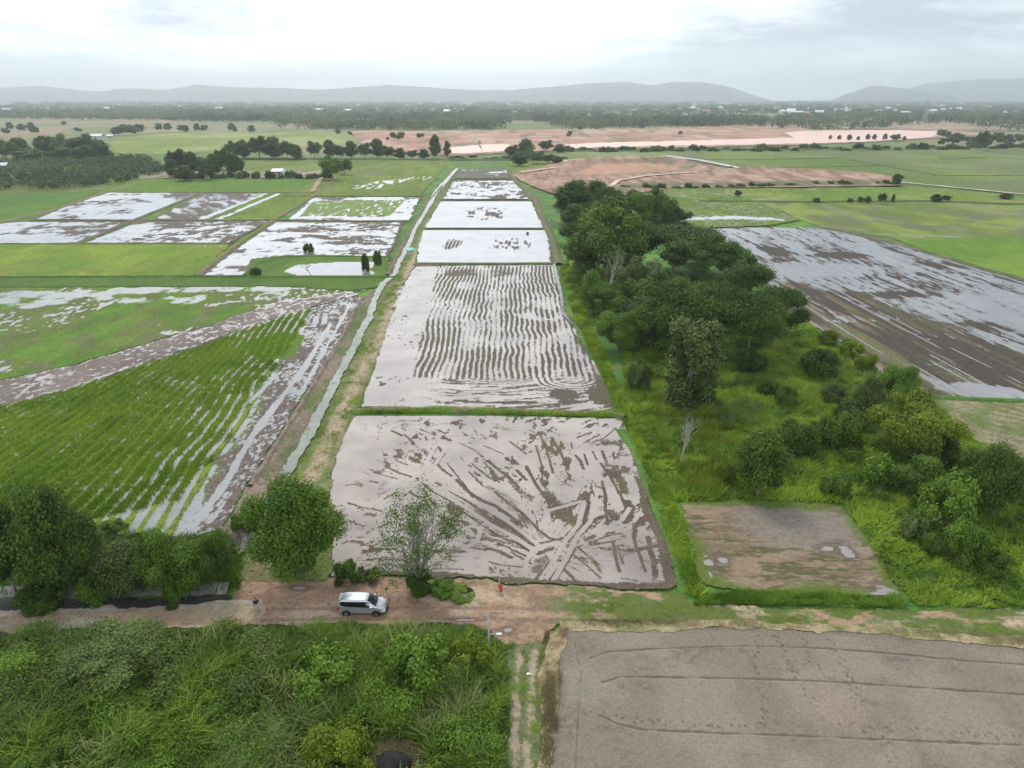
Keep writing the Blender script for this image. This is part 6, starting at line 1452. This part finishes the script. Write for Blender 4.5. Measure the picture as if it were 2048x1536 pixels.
# ------------------------------------------------------------------ ditch and culvert wall
m_conc = plain('old_concrete', (0.20, 0.195, 0.165), .9, var=.35, scale=1.4, bump=.05)
def ditch():
    # sloping cracked slabs on the far bank, wet bottom with the ditch shadow put into its colour, kerb by the road
    A = PP([(-250, 1188), (60, 1185), (250, 1180), (460, 1177)]); B = PP([(-250, 1205), (60, 1203), (250, 1199), (440, 1196)])
    xs0, xs1 = A[0][0], A[-1][0]; e_ = empty('ditch_wall', (A[1][0], A[1][1], 0)); ox, oy = A[1]
    rs = random.Random(3); x = xs0; yA = lambda x: np.interp(x, [p[0] for p in A], [p[1] for p in A]); yB = lambda x: np.interp(x, [p[0] for p in B], [p[1] for p in B])
    while x < xs1 - .5:
        w_ = rs.uniform(1.6, 3.0); x2 = min(x + w_, xs1); t = rs.uniform(-.06, .1); b = MB()
        k1 = rs.uniform(-.3, .3)
        V = [(x + .05 - ox, yB(x) - oy, -.45 + t), (x2 - .05 - ox + k1, yB(x2) - oy, -.45 + t), (x2 - .05 - ox, yA(x2) - oy, .55 + t * .5), (x + .05 + k1 - ox, yA(x) - oy, .55 + t)]
        b.add(V + [(p[0], p[1] + .12, p[2] + .1) for p in V], [(0, 1, 2, 3), (3, 2, 6, 7), (7, 6, 5, 4), (0, 3, 7, 4), (1, 5, 6, 2), (0, 4, 5, 1)]); b.build('slab', m_conc, e_); x = x2
    tag(e_, 'cracked grey concrete slabs lining the far bank of the roadside ditch', 'ditch wall')
    g = Grid([(-300, 1200), (60, 1198), (450, 1192), (468, 1200), (250, 1216), (0, 1221), (-300, 1228)], cell=.8); g.zl = .03; g.setcol((0.018, 0.018, 0.012)); g.mixcol((0.04, .04, .025), fbm(g.X, g.Y, 5, 4)); g.wet[:] = .25; g.build('ditch', field_mat('ditch_water', water=(.015, .016, .012), namp=.8, nscale=.8))  # near-black mud and water colours carry the shadow lying in the ditch
    k = MB(); K = PP([(-300, 1229), (0, 1221), (200, 1217), (430, 1207), (470, 1203)])
    for (x1, y1), (x2, y2) in zip(K[:-1], K[1:]):
        k.add([(x1, y1 - .1, .0), (x2, y2 - .1, .0), (x2, y2 + .12, .0), (x1, y1 + .12, .0), (x1, y1 - .02, .16), (x2, y2 - .02, .16), (x2, y2 + .1, .16), (x1, y1 + .1, .16)], [(3, 2, 1, 0), (4, 5, 6, 7), (0, 1, 5, 4), (1, 2, 6, 5), (2, 3, 7, 6), (3, 0, 4, 7)])
    o = k.build('kerb', m_conc); tag(o, kind='structure')
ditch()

# ------------------------------------------------------------------ car (silver people carrier, facing right)
m_car = plain('car_paint', (0.50, 0.51, 0.535), .30, metal=.55, var=.02, coat=.6)
m_glass = plain('car_glass', (0.012, 0.015, 0.018), .06, var=0, spec=.6)
m_tyre = plain('tyre', (0.02, 0.02, 0.02), .85); m_rim = plain('rim', (0.25, 0.25, 0.26), .35, metal=.8)
m_trim = plain('black_trim', (0.025, 0.025, 0.028), .5); m_lamp = plain('lamp_lens', (0.75, 0.74, 0.68), .15, var=.05); m_red = plain('red_lens', (0.45, 0.03, 0.03), .25)
def car():
    x, y = P(727, 1222); e_ = empty('car', (x, y, .06), R(-1.0))
    #  x, halfwidth low, zbottom, zbelt, half roof, ztop
    st = [(-2.22, .66, .42, .86, .60, .95), (-2.18, .78, .30, .95, .66, 1.32), (-2.02, .84, .26, 1.02, .62, 1.58), (-1.7, .87, .24, 1.04, .62, 1.69), (-1.0, .88, .23, 1.03, .63, 1.73), (-.2, .88, .22, 1.0, .63, 1.73), (.35, .88, .22, .99, .62, 1.69),
          (.62, .88, .22, .98, .60, 1.60), (1.02, .875, .22, .97, .62, 1.34), (1.42, .87, .23, .96, .68, 1.07), (1.75, .86, .24, .93, .66, 1.0), (2.05, .80, .27, .86, .60, .91), (2.2, .70, .32, .74, .54, .80), (2.26, .58, .40, .62, .46, .66)]
    V = []; k = 0
    def ring(s):
        x, w_, zb, zbelt, rw, zt = s
        h = [(0, zb), (w_ * .86, zb), (w_, zb + .14), (w_, (zb + zbelt) / 2), (w_ * .985, zbelt), ((w_ + rw) / 2 * .985, zbelt + (zt - zbelt) * .55), (rw, zt - .05), (rw * .75, zt), (0, zt + .012)]
        return [(x, -a, z) for a, z in h] + [(x, a, z) for a, z in h[-2:0:-1]]
    for s in st: V += ring(s)
    n = 16; F = []
    for i in range(len(st) - 1):
        for j in range(n): F.append((i * n + j, (i + 1) * n + j, (i + 1) * n + (j + 1) % n, i * n + (j + 1) % n))
    F += [tuple(range(n)), tuple(reversed(range((len(st) - 1) * n, len(st) * n)))]
    b = MB(); b.add(V, F); body = b.build('body', m_car, e_, smooth=True)
    sb = body.modifiers.new('s', 'SUBSURF'); sb.levels = 2; sb.render_levels = 2
    def lerp(s, t):
        for a, c in zip(st[:-1], st[1:]):
            if a[0] <= t <= c[0]:
                f = (t - a[0]) / (c[0] - a[0]); return [a[i] + (c[i] - a[i]) * f for i in range(6)]
    for sg in (-1, 1):
        g = MB(); pts = []
        for t in np.linspace(-1.95, 1.08, 17):
            s = lerp(st, t); x_, w_, zb, zbelt, rw, zt = s; zt2 = min(zt, 1.66)
            lo = zbelt + .055 + .14 * max(0, (-1.35 - t) / .6); hi = zt2 - .13
            hi = max(hi, lo + .01)
            f = lambda z: w_ * .985 + (rw - w_ * .985) * max(0, (z - zbelt)) / (zt - .05 - zbelt)
            pts.append(((t, sg * (f(lo) + .018), lo), (t, sg * (f(hi) + .012), hi)))
        vs = [p for q in pts for p in q]; g.add(vs, [(2 * i, 2 * i + 2, 2 * i + 3, 2 * i + 1) for i in range(16)]); g.build('side_window', m_glass, e_)
        # pillar
        for px_ in (-.95, -.05):
            pz = MB(); s = lerp(st, px_); pz.box(px_ - .03, px_ + .03, sg * .80 - .07, sg * .80 + .07, 1.05, 1.1); 
        m = MB(); m.box(.88, 1.06, sg * .93 - .1, sg * .93 + .1, 1.0, 1.14, taper=.8); m.build('mirror', m_car, e_)
        h = MB(); h.add([(2.0, sg * .62, .86), (2.2, sg * .62, .78), (2.24, sg * .70, .60), (2.08, sg * .83, .58), (1.92, sg * .84, .84)] , [(0, 1, 2, 3, 4)] if sg > 0 else [(4, 3, 2, 1, 0)])
        h2 = MB(); h2.add([(1.95, sg * .60, .92), (2.21, sg * .60, .80), (2.28, sg * .68, .55), (2.12, sg * .85, .52), (1.86, sg * .88, .84), (2.0, sg * .70, .70)], [(0, 1, 2, 3, 4), (0, 5, 1), (1, 5, 2), (2, 5, 3), (3, 5, 4), (4, 5, 0)]); h2.build('headlight', m_lamp, e_)
        r = MB(); r.box(-2.24, -1.98, sg * .78 - .08, sg * .78 + .06, .82, 1.02); r.build('tail_light', m_red, e_)
        for wx in (-1.38, 1.38):
            a = MB(); ncir = 20
            for rr, w0, w1, mat, nm in ((.40, .80, .895, m_trim, 'arch'),):
                a.tube((wx, sg * w0, .33), (wx, sg * w1, .33), rr, rr, 24)
            a.build('wheel_arch', m_trim, e_)
            wh = empty('wheel', (wx, sg * .80, .32)); wh.parent = e_
            t = MB(); t.tube((0, -.105, 0), (0, .105, 0), .32, .32, 24); t2 = t.build('tyre', m_tyre, wh); 
            rm = MB(); rm.tube((0, -.02, 0), (0, sg * .112, 0), .205, .205, 20)
            rm.build('rim', m_rim, wh)
            wh.location = (wx, sg * .815, .27)
    w_ = MB(); w_.add([(.50, -.55, 1.655), (.50, .55, 1.655), (.62, .56, 1.62), (.62, -.56, 1.62), (1.38, .70, 1.13), (1.38, -.70, 1.13), (1.44, 0, 1.12), (.66, 0, 1.66)], [(3, 7, 6, 5), (7, 2, 4, 6)]); w_.build('windscreen', m_glass, e_)
    w_ = MB(); w_.add([(-2.235, -.62, 1.02), (-2.235, .62, 1.02), (-2.09, .56, 1.52), (-2.09, -.56, 1.52)], [(3, 2, 1, 0)]); w_.build('rear_window', m_glass, e_)
    g = MB(); g.box(2.2, 2.3, -.42, .42, .42, .66); g.build('grille', m_trim, e_)
    g = MB(); g.box(2.2, 2.3, -.75, .75, .22, .34, taper=.96); g.build('bumper', m_trim, e_)
    g = MB(); g.box(-2.12, -1.95, -.52, .52, 1.575, 1.61); g.build('spoiler', m_car, e_)
    tag(e_, 'silver people carrier parked on the dirt road facing right', 'car')
car()

# ------------------------------------------------------------------ person
def skin_obj(name, pts, edges, rad, mat, parent, sub=2, root=0):
    me = bpy.data.meshes.new(name); me.from_pydata(pts, edges, []); me.materials.append(mat)
    o = bpy.data.objects.new(name, me); COL.objects.link(o); o.parent = parent
    o.modifiers.new('skin', 'SKIN').use_smooth_shade = True
    if not me.skin_vertices: me.attributes.new('', 'FLOAT', 'POINT') if False else None
    bm_ = __import__('bmesh').new(); bm_.from_mesh(me); ly = bm_.verts.layers.skin.verify()
    for i, v in enumerate(bm_.verts):
        r = rad[i]; v[ly].radius = r if isinstance(r, tuple) else (r, r); v[ly].use_root = (i == root)
    bm_.to_mesh(me); bm_.free()
    s = o.modifiers.new('sub', 'SUBSURF'); s.levels = sub; s.render_levels = sub
    return o
def person():
    m_skin = plain('skin', (0.38, 0.24, 0.17), .6, var=.05); m_navy = plain('navy_cloth', (0.02, 0.025, 0.055), .9); m_tr = plain('pale_cloth', (0.45, 0.42, 0.36), .9); m_hair = plain('hair', (0.015, 0.012, 0.01), .6); m_shoe = plain('shoe', (0.05, 0.035, 0.03), .7)
    x, y = P(515, 1226); e_ = empty('person', (x, y, .06), R(25))
    J = [(0, 0, .92), (0, 0, 1.12), (0, 0, 1.34), (0, 0, 1.45), (0, .01, 1.55), (0, .01, 1.66), (-.19, 0, 1.40), (-.25, .02, 1.13), (-.24, -.08, .90), (.19, 0, 1.40), (.25, .02, 1.13), (.22, -.10, .92),
         (-.09, 0, .90), (-.10, -.02, .50), (-.11, .02, .09), (-.12, -.13, .04), (.09, 0, .90), (.13, -.05, .50), (.17, .02, .09), (.19, -.13, .04), (-.24, -.12, .83), (.21, -.15, .85)]
    E = [(0, 1), (1, 2), (2, 3), (3, 4), (4, 5), (2, 6), (6, 7), (7, 8), (8, 20), (2, 9), (9, 10), (10, 11), (11, 21), (0, 12), (12, 13), (13, 14), (14, 15), (0, 16), (16, 17), (17, 18), (18, 19)]
    rd = [(.15, .10), (.13, .09), (.15, .10), .055, .085, .09, .06, .042, .033, .06, .042, .033, .085, .058, .042, .035, .085, .058, .042, .035, .03, .03]
    body = skin_obj('body', J, E, rd, m_skin, e_)
    # fingers on both hands, each its own tapered chain
    hd = MB()
    for sg, hnd in ((-1, (-.24, -.12, .83)), (1, (.21, -.15, .85))):
        for k in range(4):
            o_ = Vector(hnd) + Vector((0, (k - 1.5) * .018, -.01)); L_ = (.055, .065, .06, .045)[k]
            q = o_ + Vector((0, -.01, -L_ * .55)); hd.tube(o_, q, .009, .008, 6); hd.tube(q, q + Vector((-sg * .012, -.012, -L_ * .5)), .008, .006, 6)
        o_ = Vector(hnd) + Vector((0, -.035, .02)); hd.tube(o_, o_ + Vector((-sg * .01, -.03, -.035)), .011, .008, 6)
    hd.build('fingers', m_skin, e_)
    sh = [J[0], J[1], (0, 0, 1.36), (-.17, 0, 1.38), (-.25, .015, 1.18), (.17, 0, 1.38), (.25, .015, 1.18), (0, 0, 1.44)]
    skin_obj('shirt', sh, [(0, 1), (1, 2), (2, 3), (3, 4), (2, 5), (5, 6), (2, 7)], [(.175, .125), (.165, .12), (.185, .125), .085, .062, .085, .062, .08], m_navy, e_)
    skin_obj('trousers', [(0, 0, .93), (-.09, 0, .86), (-.10, -.02, .50), (-.11, .02, .13), (.09, 0, .86), (.13, -.05, .50), (.17, .02, .13)], [(0, 1), (1, 2), (2, 3), (0, 4), (4, 5), (5, 6)], [(.165, .12), .105, .08, .062, .105, .08, .062], m_tr, e_)
    for a, b_ in (((-.11, .05, .05), (-.12, -.15, .04)), ((.17, .05, .05), (.19, -.15, .04))):
        s = MB(); s.tube(a, b_, .055, .045, 10); s.build('shoe', m_shoe, e_, smooth=True)
    skin_obj('hair', [(0, .03, 1.60), (0, .02, 1.70)], [(0, 1)], [.098, .088], m_hair, e_)
    f = MB()
    for sx in (-.03, .03): f.box(sx - .012, sx + .012, -.092, -.080, 1.615, 1.63)
    f.build('eyes', m_hair, e_); f = MB(); f.box(-.012, .012, -.108, -.07, 1.575, 1.61, taper=.7); f.build('nose', m_skin, e_)
    tag(e_, 'person standing on the road edge in a dark top and pale trousers', 'person')
person()

# ------------------------------------------------------------------ pole, stake, bits
def pole():
    x, y = P(979, 1328); h = zat(y, 1224); e_ = empty('lamp_pole', (x, y, 0), 0)
    m = plain('pale_concrete', (0.32, 0.32, 0.28), .8, var=.15); hl = zat(y, 1268) 
    b = MB(); b.tube((0, 0, 0), (-.05, 0, h), .11, .08, 12); b.build('pole', m, e_, smooth=True)
    b = MB(); b.tube((-.03, 0, hl), (.65, -.05, hl + .05), .04, .035, 8); b.build('arm', MET, e_)
    b = MB(); b.box(.6, 1.1, -.14, .06, hl + .02, hl + .09, taper=.9); b.build('lamp_head', plain('lamp_shell', (0.6, 0.62, 0.66), .4), e_)
    tag(e_, 'pale grey pole with a short lamp arm standing in the scrub by the track', 'lamp pole')
pole()
def stake():
    x, y = P(998, 1186); e_ = empty('marker_stake', (x, y, 0), 0); h = zat(y, 1157)
    b = MB(); b.tube((0, 0, 0), (.03, .02, h), .05, .04, 8); b.build('stake', plain('pink_white', (0.7, 0.5, 0.45), .7), e_)
    rs = random.Random(2); c = MB()
    V = []; nx, nz = 5, 7
    for j in range(nz):
        for i in range(nx): V.append((-.05 + i * .1 + .03 * math.sin(j), -.06 + .07 * math.sin(i * 1.9 + j * .8), h * .12 + j * h * .085))
    c.add(V, [(j * nx + i, j * nx + i + 1, (j + 1) * nx + i + 1, (j + 1) * nx + i) for j in range(nz - 1) for i in range(nx - 1)]); o = c.build('cloth', plain('red_cloth', (0.5, 0.09, 0.05), .8), e_, smooth=True)
    s = o.modifiers.new('s', 'SOLIDIFY'); s.thickness = .02
    tag(e_, 'leaning stake with a red and white cloth at the corner of the nearest paddy', 'marker stake')
stake()
def lump(name, u, v, sx, sy, sz, mat, label, cat, seed=1, n=14, z=0.0):
    x, y = P(u, v); rs = np.random.RandomState(seed); V = []; F = []; m = 9
    for j in range(m + 1):
        for i in range(n):
            t = 2 * math.pi * i / n; q = j / m * math.pi / 2 * .999
            r = math.cos(q); d = np.array([math.cos(t) * r, math.sin(t) * r, math.sin(q)])
            k = .75 + .5 * float(fbm(np.array(d[0] * 2.3 + seed), np.array(d[1] * 2.3 + d[2] * 2), seed, 3))
            V.append((d[0] * sx * k, d[1] * sy * k, d[2] * sz * k))
    F = [(j * n + i, j * n + (i + 1) % n, (j + 1) * n + (i + 1) % n, (j + 1) * n + i) for j in range(m) for i in range(n)]
    b = MB(); b.add(V, F); o = b.build(name, mat, smooth=True); o.location = (x, y, z); tag(o, label, cat); return o
m_blk = plain('charred', (0.012, 0.011, 0.01), .9); m_blue = plain('blue_tarp', (0.10, 0.26, 0.50), .5); m_teal = plain('teal_tarp', (0.12, 0.40, 0.34), .5); m_wht = plain('white_plastic', (0.8, 0.8, 0.76), .4)
lump('rubbish_sack', 936, 1184, .55, .4, .45, m_blk, 'dark sack lying on the dirt verge right of the half bare tree', 'sack', 2)
lump('plastic_bag', 1057, 1350, .28, .18, .22, m_wht, 'white plastic bag on the grass of the wheel track', 'bag', 3)
lump('plastic_scrap', 1063, 1432, .12, .08, .1, m_wht, 'small white scrap further down the wheel track than the bag', 'litter', 4)
lump('tarpaulin', 820, 500, 1.8, 2.6, .7, m_teal, 'teal tarpaulin over a pump on the channel bank', 'tarpaulin', 5)
lump('tarpaulin', 1492, 344, 5.0, 6, 3.2, m_blue, 'blue tarpaulin shelter at the end of the pale concrete road', 'tarpaulin', 6)
lump('parked_machine', 1453, 345, 3.4, 2, 1.6, m_blk, 'dark low machine standing beside the earth pit road', 'machine', 8)
for i, (u, v, lab) in enumerate(((411, 497, 'white egret in the yellow green field, left of two'), (443, 497, 'white egret in the yellow green field, right of two'), (1098, 445, 'white bird on the bund left of the grove'), (1870, 338, 'white egret in the far green field, left of two'), (1880, 337, 'white egret in the far green field, right of two'))):
    x, y = P(u, v); e_ = empty('egret', (x, y, 0), i * 1.3, (1.5,) * 3)
    pts = [(0, 0, .42), (-.16, 0, .40), (-.3, 0, .36), (.12, 0, .5), (.2, 0, .66), (.17, 0, .8), (.24, 0, .86), (.36, 0, .84)]
    skin_obj('body', pts, [(1, 0), (1, 2), (0, 3), (3, 4), (4, 5), (5, 6), (6, 7)], [.09, .1, .03, .045, .03, .025, .035, .01], m_wht, e_, root=1)
    l = MB(); l.tube((0, .03, 0), (0, .03, .38), .01, .012, 5); l.tube((.02, -.03, 0), (0, -.03, .38), .01, .012, 5); l.build('legs', m_trim, e_)
    tag(e_, lab, 'egret')
# burnt hole at the bottom edge: a scorched pit with a rim of dead grass
lump('ash_heap', 785, 1534, 1.5, 1.2, 1.0, m_blk, 'charred black heap of burnt brush at the bottom edge', 'ash heap', 9)
blades([(735, 1600), (745, 1505), (820, 1495), (860, 1520), (860, 1600)], 1600, .2, .7, .05, 'brown', 501, 'dry_grass', 'scorched brown grass around the burnt heap', lean=.8)

# ------------------------------------------------------------------ haze
def haze():
    b = MB(); b.box(-18500, 18500, -300, 14800, -6.0, 430); m = bpy.data.materials.new('haze'); m.use_nodes = True; t = m.node_tree; t.nodes.clear()
    o_ = t.nodes.new('ShaderNodeOutputMaterial'); v = t.nodes.new('ShaderNodeVolumePrincipled'); v.inputs['Density'].default_value = 0.00016; v.inputs['Color'].default_value = (0.91, 0.975, 1.0, 1); v.inputs['Anisotropy'].default_value = 0.55
    t.links.new(v.outputs[0], o_.inputs['Volume']); o = b.build('haze', m); tag(o, 'pale haze hanging over the whole plain', 'haze', kind='stuff')
haze()
